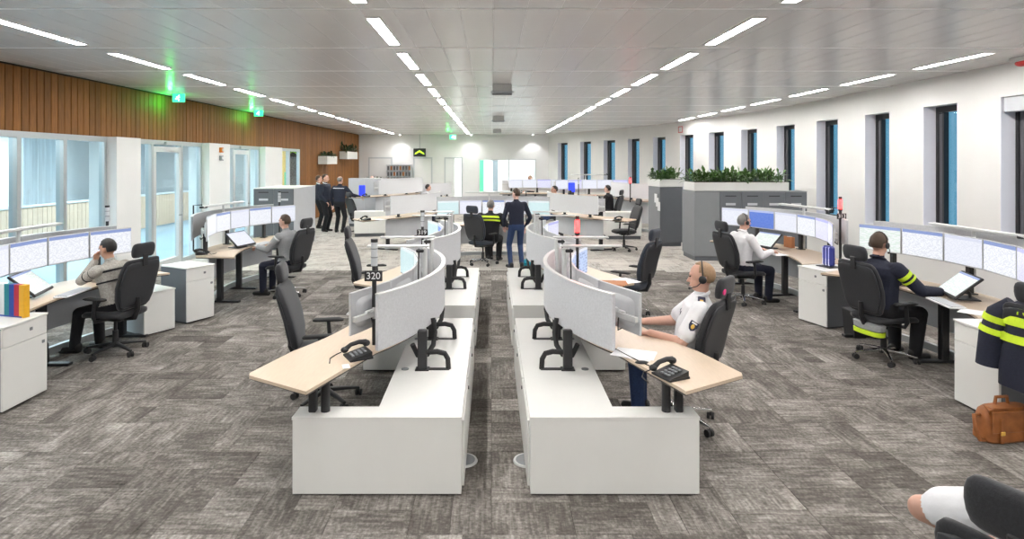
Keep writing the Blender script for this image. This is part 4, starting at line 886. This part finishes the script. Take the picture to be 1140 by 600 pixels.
beacon((-5.15, 7.95, .763), 'unlit black beacon in front of the first white pillar', None, False, h=.85); beacon((-4.2, 11.75, .763), 'unlit black beacon before grey lockers at left', None, False, h=.85); beacon((5.15, 8.75, .763), 'red lit beacon with plate 313 by the window wall', '313', True, h=.92)
# striped binder on the near pedestal
T = thing('striped_binder', 'white binder with teal, blue, red and yellow stripes', 'binder', (-4.42, 5.52, .76), R(-16))
mb().box((-.20, 0, .15), (.16, .05, .30), bev=.004).build('cover', 'paper', T); [mb().box((-.09 + .062 * i, 0, .15), (.062, .052, .30)).build('stripe', q, T, smooth=0) for i, q in enumerate(('teal', 'blue', 'red', 'yellow'))]; mb().cyl((-.22, -.026, .1), (-.22, -.03, .1), .035, n=18).build('finger_hole', 'black_plastic', T); mb().box((-.1, .0, .006), (.40, .06, .012)).build('foot_strip', 'blue', T, smooth=0)
# blue case, brown box
T = thing('blue_headset_case', 'upright blue case on pedestal by the window wall', 'case', (4.62, 8.12, .76), R(15)); mb().box((0, 0, .15), (.10, .17, .28), bev=.03).build('shell', 'blue_case', T); [mb().box((-.002, -.05 + .05 * i, .15), (.108, .012, .25), bev=.004).build('rib', 'scr_violet', T) for i in range(3)]; mb().box((0, 0, .006), (.2, .24, .012), bev=.004).build('base', 'black_plastic', T)
T = thing('cardboard_box', 'small brown box standing on second window wall desk', 'box', (5.0, 9.95, .763), R(10)); mb().box((0, 0, .09), (.06, .2, .18), bev=.003).build('body', 'box_brown', T); mb().box((0, 0, .181), (.064, .05, .004)).build('tape', 'paper', T, smooth=0)
for i, (x, y) in enumerate(((4.60, 7.50), (4.86, 7.47))):
    T = thing('waste_bin', ('narrow', 'wide')[i] + ' black waste bin beside the white pedestal', 'bin', (x, y, 0)); s = (.09, .12)[i]
    m_ = mb(); m_.rings([[(-s * .8, -.11, 0), (s * .8, -.11, 0), (s * .8, .11, 0), (-s * .8, .11, 0)], [(-s, -.13, .32), (s, -.13, .32), (s, .13, .32), (-s, .13, .32)], [(-s * .9, -.12, .32), (s * .9, -.12, .32), (s * .9, .12, .32), (-s * .9, .12, .32)], [(-s * .72, -.1, .02), (s * .72, -.1, .02), (s * .72, .1, .02), (-s * .72, .1, .02)]]); m_.build('bucket', 'black_plastic', T, smooth=0); mb().box((0, 0, .325), (s * 2.05, .27, .012), bev=.004).build('rim', 'monitor_dark', T)

# ---- lockers, towers, planters
def foliage(T, x0, x1, y0, y1, z, h, n, mat='leaf', hang=.12, seed=1):
    rnd = random.Random(seed); m_ = mb()
    for i in range(n):
        c = Vector((rnd.uniform(x0, x1), rnd.uniform(y0, y1), z)); az = rnd.uniform(0, 6.283); el = rnd.uniform(.15, 1.45); L = rnd.uniform(.45, 1.) * h; d = Vector((math.cos(az) * math.cos(el), math.sin(az) * math.cos(el), math.sin(el)))
        s = Vector((-math.sin(az), math.cos(az), 0)); wd = rnd.uniform(.022, .045); b = c + d * L * .5; tip = c + d * L + Vector((d.x, d.y, 0)) * .07 - Vector((0, 0, hang * rnd.random())); mid = (b + tip) / 2 + Vector((0, 0, .03)); up = Vector((0, 0, .004))
        m_.add([c, b + s * wd * .3, b - s * wd * .3, mid + s * wd, mid - s * wd, tip, mid - up * 2], [(0, 1, 2), (1, 3, 4, 2), (3, 5, 4), (3, 6, 5), (4, 5, 6), (1, 2, 6), (1, 6, 3), (2, 4, 6)])
    o = m_.build('foliage', mat, T, smooth=60); o['kind'] = 'stuff'
def planter(loc, rz, L, D, label, h=.19, n=160, mat='leaf', fh=.42, seed=1, z0=0.):
    T = thing('planter_box', label, 'planter', loc, rz, 'planters'); m_ = mb(); m_.box((0, 0, h / 2), (L, D, h), bev=.006); m_.build('trough', 'white_lam', T); mb().box((0, 0, h + .002), (L - .06, D - .06, .012)).build('soil', 'soil', T, smooth=0)
    foliage(T, -L / 2 + .06, L / 2 - .06, -D / 2 + .06, D / 2 - .06, h - .01, fh, n, mat, seed=seed)
def locker_block(name, label, loc, rz, L, D, H, doors, side='grey_mid', front='grey_lam', slots=True):
    T = thing(name, label, 'locker', (*loc, 0), rz)    # front faces local -y
    bx(mb(), -L / 2, L / 2, -D / 2 + .02, D / 2, .1, H).build('body', side, T, smooth=0); bx(mb(), -L / 2 + .02, L / 2 - .02, -D / 2 + .05, D / 2 - .02, 0, .1).build('plinth', 'grey_lam', T, smooth=0)
    w_ = L / doors
    for i in range(doors):
        x = -L / 2 + w_ * (i + .5); d = mb().box((x, -D / 2 + .01, H / 2 + .05), (w_ - .008, .02, H - .11), bev=.003).build('door', front, T)
        if slots: mb().box((x, -D / 2 - .002, H - .09), (w_ * .5, .01, .022)).build('letter_slot', 'black_plastic', d, smooth=0); mb().box((x, -D / 2 - .002, H - .27), (w_ * .45, .008, .05)).build('name_card', 'grey_light', d, smooth=0)
    bx(mb(), -L / 2, L / 2, -D / 2, D / 2, H + .001, H + .016).build('top', 'white_lam' if slots == 2 else side, T, smooth=0)
    return T
locker_block('locker_tower', 'grey locker tower with notices, left of the longer lockers', (4.62, 15.75), R(8), .62, .75, 1.53, 1, 'grey_mid', 'grey_lam', False)
planter((4.62, 15.75, 1.55), R(8), .66, .78, 'planter on top of the single grey tower', seed=3, n=230)
T = thing('notice_sheet', 'white notices taped to the grey tower', 'notice', (4.29, 15.45, 1.25), R(8)); [mb().box((0, .02 - .1 * i, -.1 * i), (.004, .16, .23)).build('sheet', 'paper', T, smooth=0) for i in range(3)]
locker_block('locker_tower', 'grey locker tower at the near end of planter row', (4.78, 13.55), R(0), .56, .85, 1.53, 1, 'grey_mid', 'grey_mid', False)
locker_block('locker_row', 'row of dark grey letter slot lockers behind seated men', (6.02, 13.35), R(-2), 1.9, .5, 1.53, 4)
planter((5.55, 13.5, 1.552), R(0), 2.1, .72, 'long planter with green plants on the locker row', seed=5, n=700)
locker_block('locker_block', 'grey locker block with white top before the left doors', (-5.4, 15.6), R(0), 1.0, 1.8, 1.53, 2, 'grey_light', 'grey_lam', 2)
planter((XL + .21, 23.9, 2.1), R(90), 1.5, .36, 'dark leaved planter hung on timber wall, left one', h=.32, n=130, mat='leaf_dark', fh=.28, seed=8)
planter((XL + .21, 27.4, 2.32), R(90), 2.0, .36, 'leafy planter hung on timber wall, right one', h=.34, n=170, mat='leaf_dark', fh=.5, seed=9)
# ---- desks farther back
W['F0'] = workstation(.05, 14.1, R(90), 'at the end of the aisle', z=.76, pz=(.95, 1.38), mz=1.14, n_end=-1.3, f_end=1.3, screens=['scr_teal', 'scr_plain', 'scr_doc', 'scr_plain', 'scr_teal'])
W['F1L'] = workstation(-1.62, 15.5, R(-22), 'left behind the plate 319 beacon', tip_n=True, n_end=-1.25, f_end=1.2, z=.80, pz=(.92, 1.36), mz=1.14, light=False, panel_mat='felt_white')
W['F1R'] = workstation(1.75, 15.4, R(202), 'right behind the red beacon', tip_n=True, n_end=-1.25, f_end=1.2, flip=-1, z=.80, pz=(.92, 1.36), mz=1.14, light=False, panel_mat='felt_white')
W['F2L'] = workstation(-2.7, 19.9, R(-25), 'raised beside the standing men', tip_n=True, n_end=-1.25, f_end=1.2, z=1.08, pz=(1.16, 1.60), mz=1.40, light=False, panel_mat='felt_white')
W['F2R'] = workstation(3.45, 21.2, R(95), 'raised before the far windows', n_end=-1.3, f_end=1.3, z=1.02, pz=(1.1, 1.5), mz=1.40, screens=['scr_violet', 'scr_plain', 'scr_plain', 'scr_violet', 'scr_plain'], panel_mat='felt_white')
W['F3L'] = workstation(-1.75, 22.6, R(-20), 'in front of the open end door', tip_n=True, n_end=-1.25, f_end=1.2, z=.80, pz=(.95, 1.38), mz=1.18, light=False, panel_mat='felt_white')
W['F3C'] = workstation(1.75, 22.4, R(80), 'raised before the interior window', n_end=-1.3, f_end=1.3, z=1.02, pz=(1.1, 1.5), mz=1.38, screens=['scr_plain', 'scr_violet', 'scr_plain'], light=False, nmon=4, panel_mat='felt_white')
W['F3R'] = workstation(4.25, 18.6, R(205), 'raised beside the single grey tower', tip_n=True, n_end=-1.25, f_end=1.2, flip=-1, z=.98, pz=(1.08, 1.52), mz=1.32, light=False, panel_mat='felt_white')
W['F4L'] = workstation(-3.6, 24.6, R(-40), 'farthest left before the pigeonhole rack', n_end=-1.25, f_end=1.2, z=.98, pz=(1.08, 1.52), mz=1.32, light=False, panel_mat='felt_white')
beacon((4.1, 17.5, 1.003), 'red lit beacon beside the single grey tower', None, True, h=.75); beacon((3.0, 20.4, 1.043), 'unlit beacon on raised desk before far windows', None, False, h=.6)
phone((-2.95, 13.95, .823), R(-40), 'black phone on desk left behind plate 319 beacon'); phone((2.95, 13.9, .823), R(-120), 'black phone on desk right behind red beacon'); phone((-3.9, 18.5, 1.103), R(-30), 'black phone on raised desk beside standing men'); phone((-2.85, 21.1, .823), R(-30), 'black phone on desk before open end door')
papers((2.78, 14.05, .823), R(30), 'white papers on desk right behind red beacon', n=3); papers((-3.0, 21.2, .823), R(30), 'white papers on desk before open end door', n=2); papers((-2.65, 14.1, .823), R(50), 'white papers on desk left behind plate 319 beacon', n=2)
o = mb().box((-4.12, 18.9, 1.28), (.2, .04, .34), bev=.01).build('blue_display', 'blue_glow'); tag(o, 'bright blue panel behind the bald standing man', 'panel')
T = thing('blue_lamp_box', 'glowing blue unit beside far right monitors', 'lamp', (2.75, 20.3, 1.04)); mb().box((0, 0, .28), (.22, .1, .34), bev=.02).build('face', 'blue_glow', T); mb().box((0, .02, .06), (.16, .16, .12), bev=.01).build('foot', 'black_plastic', T)
o = thing('cyan_bag', 'crumpled cyan bag on the floor beside standing woman', 'bag', (.82, 12.4, 0)); m_ = mb(); m_.ell((0, 0, .08), (.22, .16, .09), 14, 10); m_.ell((.1, .03, .13), (.1, .09, .07)); m_.v = [(a + .02 * math.sin(40 * b), b + .02 * math.sin(37 * c), max(0, c + .015 * math.sin(50 * a))) for a, b, c in m_.v]; m_.build('sack', 'cyan_bag', o); mb().tube([(-.1, 0, .14), (-.05, 0, .22), (.05, 0, .2), (.1, 0, .16)], .012, 6).build('handle', 'cyan_bag', o)
locker_block('white_side_cabinet', 'low white cabinet under raised desk beside standing men', (-3.6, 17.6), R(10), .9, .5, .72, 2, 'white_lam', 'white_lam', False)
locker_block('blue_grey_screen_cabinet', 'tall blue grey cabinet behind the bald standing man', (-4.3, 20.3), R(0), 1.1, .4, 1.62, 2, 'grey_light', 'grey_light', False)
locker_block('white_side_cabinet', 'low white cabinet beside the single grey tower', (3.75, 17.0), R(0), 1.0, .5, .75, 2, 'white_lam', 'white_lam', False)
planter((-5.95, 29.9, 1.05), 0, .9, .4, 'small plant on low cabinet at end wall corner', h=.2, n=60, mat='leaf_dark', fh=.3, seed=21)
locker_block('white_side_cabinet', 'low white cabinet under plant at end wall corner', (-5.95, 29.9), 0, 1.0, .5, 1.03, 2, 'white_lam', 'white_lam', False)

# ---- chairs
chair('black', (-1.52, 5.45), R(8), 'empty black chair at the nearest left desk'); chair('chrome', (-1.65, 8.45), R(5), 'empty black chair at the plate 319 desk')
chair('sticker', (1.58, 5.0), R(138), 'black chair with pink sticker under headset man'); chair('blue', (1.95, 8.4), R(140), 'empty navy chair with papers beside it, right of aisle')
chair('black', (-4.33, 6.83), R(166), 'black chair under man in striped sweater'); chair('chrome', (-3.38, 9.78), R(162), 'black chair under man at second glazed wall desk')
chair('chrome', (4.38, 6.62), R(14), 'black chair with polished base under officer at window wall'); chair('chrome', (3.95, 9.3), R(14), 'black chair under white shirted man before lockers')
chair('blue', (-.18, 12.72), R(55), 'navy chair under officer at the end of aisle'); chair('black', (3.3, 14.75), R(190), 'empty black chair left of the single grey tower')
chair('black', (-4.0, 18.1), R(40), 'dark chair under raised desk beside standing men', z=0); chair('black', (-2.3, 22.7), R(-10), 'dark high chair before the open end door')
chair('black', (1.84, 1.81), R(25), 'black chair cropped at the bottom right corner'); chair('chrome', (4.47, 4.57), R(18), 'chair carrying the police jacket at right edge')

# ---- people
HV = [(.40, .435), (.455, .485)]
person('seated man in white uniform shirt wearing a headset', (1.62, 5.0), R(162), [(.26, .20, .79), (.34, -.10, .80)], hip=(-.06, .565), lean=-9, shirt='shirt_white', pants='jeans', skin='skin', hair='hair_sand', hairstyle='receding', sleeve='short', vox=.0075, kit={'headset': 1, 'badge': 'L', 'lanyard': 1, 'collar': 'shirt_white'}, belly=1.2, pitch=4)
person('seated man in striped grey sweater, hand on chin', (-4.33, 6.83), R(170), [(.25, .02, 1.05), (.46, -.16, .80)], hip=(-.05, .57), lean=14, shirt='sweater', pants='black_cloth', skin='skin_tan', hair='hair_black', vox=.0075, height=1.68, pitch=8, elbow={'L': (.6, .5, -1)}, fingers={'L': (-.2, -.2, 1)}, kit={'stripe': [(.40, .425, 'black_cloth'), (.28, .30, 'black_cloth')], 'armstripe': [(.25, .32, 'black_cloth', True), (.60, .66, 'black_cloth', True)]}, feet=[(.45, .10, .085), (.30, -.1, .085)])
person('seated officer in dark jacket with yellow bands typing', (4.36, 6.60), R(18), [(.44, .15, .80), (.38, -.36, .80)], hip=(-.09, .585), lean=2, shirt='navy', pants='black_cloth', skin='skin', hair='hair_brown', vox=.0075, bulk=1.18, height=1.84, kit={'headset': -1, 'hivis_arm': [(.24, .38), (.46, .54)], 'collar': 'navy'}, pitch=6, yaw=6)
person('grey haired seated man in white shirt before lockers', (3.95, 9.3), R(12), [(.40, .16, .81), (.36, -.20, .81)], hip=(-.06, .58), lean=6, shirt='shirt_white', pants='navy', hair='hair_grey', vox=.009, kit={'headset': -1, 'collar': 'shirt_white'})
person('seated man in grey jacket at second glazed wall desk', (-3.38, 9.78), R(164), [(.42, .18, .80), (.40, -.14, .80)], hip=(-.06, .57), lean=8, shirt='hivis_grey', pants='navy', hair='hair_brown', vox=.010, height=1.7, kit={'armstripe': [(.1, .35, 'shirt_white', True)]})
person('seated officer seen from behind with yellow banded polo', (-.03, 12.82), R(78), [(.42, .20, .80), (.34, -.34, .80)], hip=(-.06, .58), lean=12, shirt='black_cloth', pants='black_cloth', skin='skin', hair='hair_grey', hairstyle='short', sleeve='short', bulk=1.2, vox=.010, kit={'hivis_torso': [(.33, .365), (.40, .445)], 'hivis_arm': [(.28, .42)]})
person('standing woman in navy top and blue jeans', (.52, 12.25), R(105), [(.16, .22, .86), (.08, -.225, .84)], stand=True, lean=2, shirt='navy', pants='jeans', skin='skin_pale', hair='hair_brown', hairstyle='short', bulk=.95, vox=.010, height=1.70, yaw=25)
person('standing man in dark suit facing right', (-5.25, 18.7), R(-12), [(.30, .12, 1.08), (.20, -.26, .95)], stand=True, lean=1, shirt='suit', pants='black_cloth', hair='hair_brown', vox=.012, height=1.86, kit={'collar': 'shirt_white'})
person('bald man in dark uniform reaching to raised desk', (-4.72, 18.4), R(70), [(.05, .28, .84), (.30, -.56, 1.10)], stand=True, lean=4, shirt='navy', pants='black_cloth', skin='skin_pale', hairstyle='fringe', hair='hair_grey', vox=.012, height=1.80, kit={'stripe': [(.42, .435, 'shirt_white')]})
person('man with white collar half hidden behind lockers', (-5.72, 19.6), R(10), [(.2, .2, .95), (.12, -.26, .9)], stand=True, lean=1, shirt='suit', pants='black_cloth', hair='hair_brown', vox=.013, height=1.80, kit={'collar': 'shirt_white'})
person('young person in navy polo before the interior window', (1.62, 24.4), R(-150), [(.25, .2, 1.05), (.2, -.2, 1.0)], stand=True, lean=2, shirt='navy', pants='black_cloth', hair='hair_sand', sleeve='short', vox=.014, height=1.68)
person('person in navy stretching arms at desk right of woman', (1.95, 17.8), R(185), [(.45, .2, 1.08), (.45, -.1, 1.05)], hip=(-.02, .68), lean=6, shirt='navy', pants='jeans', hair='hair_black', sleeve='short', vox=.013)
person('person in black seated below the far windows', (3.62, 18.3), R(150), [(.3, .2, 1.0), (.42, -.1, 1.12)], hip=(-.02, .68), lean=4, shirt='black_cloth', pants='black_cloth', skin='skin_pale', hair='hair_black', vox=.013)
person('pale faced person behind the raised left desk', (-4.35, 21.6), R(-80), [(.25, .2, 1.1), (.25, -.2, 1.1)], stand=True, lean=2, shirt='hivis_grey', pants='black_cloth', skin='skin_pale', hairstyle='bald', vox=.014, height=1.74)
person('white shirted person bending at desk before end door', (-2.5, 21.4), R(20), [(.45, .2, .95), (.45, -.2, .9)], hip=(-.02, .62), lean=22, shirt='shirt_white', pants='navy', hair='hair_black', vox=.013)
chair('black', (1.97, 17.8), R(185), 'chair under person stretching arms right of woman', z=.06); chair('black', (3.64, 18.3), R(150), 'chair under person in black below far windows', z=.06); chair('black', (-2.5, 21.4), R(20), 'chair under white shirted person before end door')
person('white shirted person cropped at the bottom right corner', (1.86, 1.83), R(25), [(.14, .30, .78), (.55, -.15, .80)], hip=(-.02, .56), lean=5, shirt='shirt_white', pants='jeans', hair='hair_brown', sleeve='short', vox=.008, elbow={'L': (-.6, 1, .15)})
# ---- police jacket on the chair back
T = thing('police_jacket', 'dark jacket with yellow bands hung on chair back', 'jacket', (4.47, 4.57, 0), R(18))
ay, ax, az = (0, 1, 0), (1, 0, 0), (0, 0, 1)
def jsec(z, w_, d_, x): return ((x, .0, z), ay, ax, w_, d_)
JS = [jsec(.44, .29, .13, -.30), jsec(.60, .285, .125, -.305), jsec(.80, .275, .115, -.305), jsec(.98, .265, .10, -.30), jsec(1.08, .24, .085, -.295), jsec(1.125, .16, .06, -.29), jsec(1.15, .08, .04, -.29)]
m_ = mb(); m_.loft(JS, 40, 2.6); m_.v = [(a + .012 * math.sin(24 * b + 9 * c), b + .010 * math.sin(21 * a + 17 * c), c) for a, b, c in m_.v]; m_.build('body', 'navy', T)
def jband(z0, z1, mt, nm):
    def at(z):
        for p_, q in zip(JS, JS[1:]):
            if p_[0][2] <= z <= q[0][2]: f = (z - p_[0][2]) / (q[0][2] - p_[0][2]); return jsec(z, p_[3] + (q[3] - p_[3]) * f + .012, p_[4] + (q[4] - p_[4]) * f + .014, p_[0][0] + (q[0][0] - p_[0][0]) * f)
    e_ = mb(); e_.loft([at(z0), at((z0 + z1) / 2), at(z1)], 40, 2.6); e_.build(nm, mt, T)
jband(.93, 1.0, 'hivis', 'reflective_band'); jband(.80, .86, 'hivis', 'reflective_band')
for s in (1, -1):
    P = [Vector((-.29, s * .21, 1.07)), Vector((-.32, s * .30, .98)), Vector((-.34, s * .335, .82)), Vector((-.35, s * .35, .56))]
    m_ = mb(); m_.tube(P, [.07, .085, .088, .092], 16); sl = m_.build('sleeve', 'navy', T)
    for f0, f1, i0 in ((.10, .40, 1), (.70, .98, 1)):
        a, b = P[i0], P[i0 + 1]; e_ = mb(); e_.cyl(a + (b - a) * f0, a + (b - a) * f1, .094, .095, 18); e_.build('reflective_band', 'hivis', sl)
text_mesh('lettering', 'POLITIE', .075, 'hivis', T, (-.405, 0, 1.045), Matrix.Rotation(R(-90), 4, 'Z') @ Matrix.Rotation(R(76), 4, 'X'), .004)
# ---- brown leather satchel
T = thing('leather_satchel', 'tan leather satchel on the floor under hanging jacket', 'bag', (4.06, 4.72, 0), R(8))
m_ = mb(); m_.loft([((0, 0, .0), ax, ay, .19, .085), ((0, 0, .015), ax, ay, .205, .095), ((0, 0, .15), ax, ay, .20, .09), ((0, 0, .24), ax, ay, .185, .06), ((0, 0, .27), ax, ay, .16, .03)], 28, 4); m_.build('body', 'leather_tan', T)
m_ = mb(); m_.loft([((0, -.03, .275), ax, ay, .17, .055), ((0, -.075, .24), ax, az, .195, .03), ((0, -.103, .15), ax, az, .19, .05)][:2], 24, 4); m_.box((0, -.092, .17), (.37, .014, .17), bev=.006); m_.build('flap', 'leather_tan', T)
for x in (-.11, .11): s_ = mb().box((x, -.103, .11), (.03, .012, .20), bev=.004).build('strap', 'leather_tan', T); mb().box((x, -.112, .09), (.04, .008, .03), bev=.003).build('buckle', 'gold', s_)
mb().tube([(-.2, 0, .2), (-.27, -.02, .21), (-.29, -.05, .12), (-.26, -.06, .03), (-.21, -.05, .02)], .014, 8).build('shoulder_strap', 'leather_tan', T); mb().tube([(-.06, 0, .27), (-.05, 0, .33), (.05, 0, .33), (.06, 0, .27)], .013, 8).build('carry_handle', 'leather_tan', T)
# dark bag at the feet of the man in the sweater
T = thing('dark_backpack', 'black backpack under the striped sweater man desk', 'bag', (-4.95, 6.35, 0), R(20)); m_ = mb(); m_.loft([((0, 0, 0), ax, ay, .15, .10), ((0, 0, .02), ax, ay, .17, .12), ((0, 0, .22), ax, ay, .165, .11), ((.0, .01, .32), ax, ay, .12, .07), ((0, .01, .34), ax, ay, .08, .03)], 20, 3); m_.build('body', 'black_cloth', T); mb().box((0, -.11, .12), (.22, .05, .17), bev=.02).build('pocket', 'monitor_dark', T)
# grey and yellow coat under the officer's chair
T = thing('folded_coat', 'grey and yellow coat tucked under the officer chair back', 'coat', (4.18, 6.56, .0), R(14)); m_ = mb(); m_.loft([((0, 0, .34), ax, ay, .05, .15), ((0, 0, .36), ax, ay, .07, .18), ((0, 0, .42), ax, ay, .07, .19), ((0, 0, .43), ax, ay, .05, .17)], 20, 3); m_.build('lining', 'hivis_grey', T); mb().loft([((0, 0, .29), ax, ay, .05, .14), ((0, 0, .30), ax, ay, .072, .18), ((0, 0, .345), ax, ay, .074, .185)], 20, 3).build('hem', 'hivis', T)
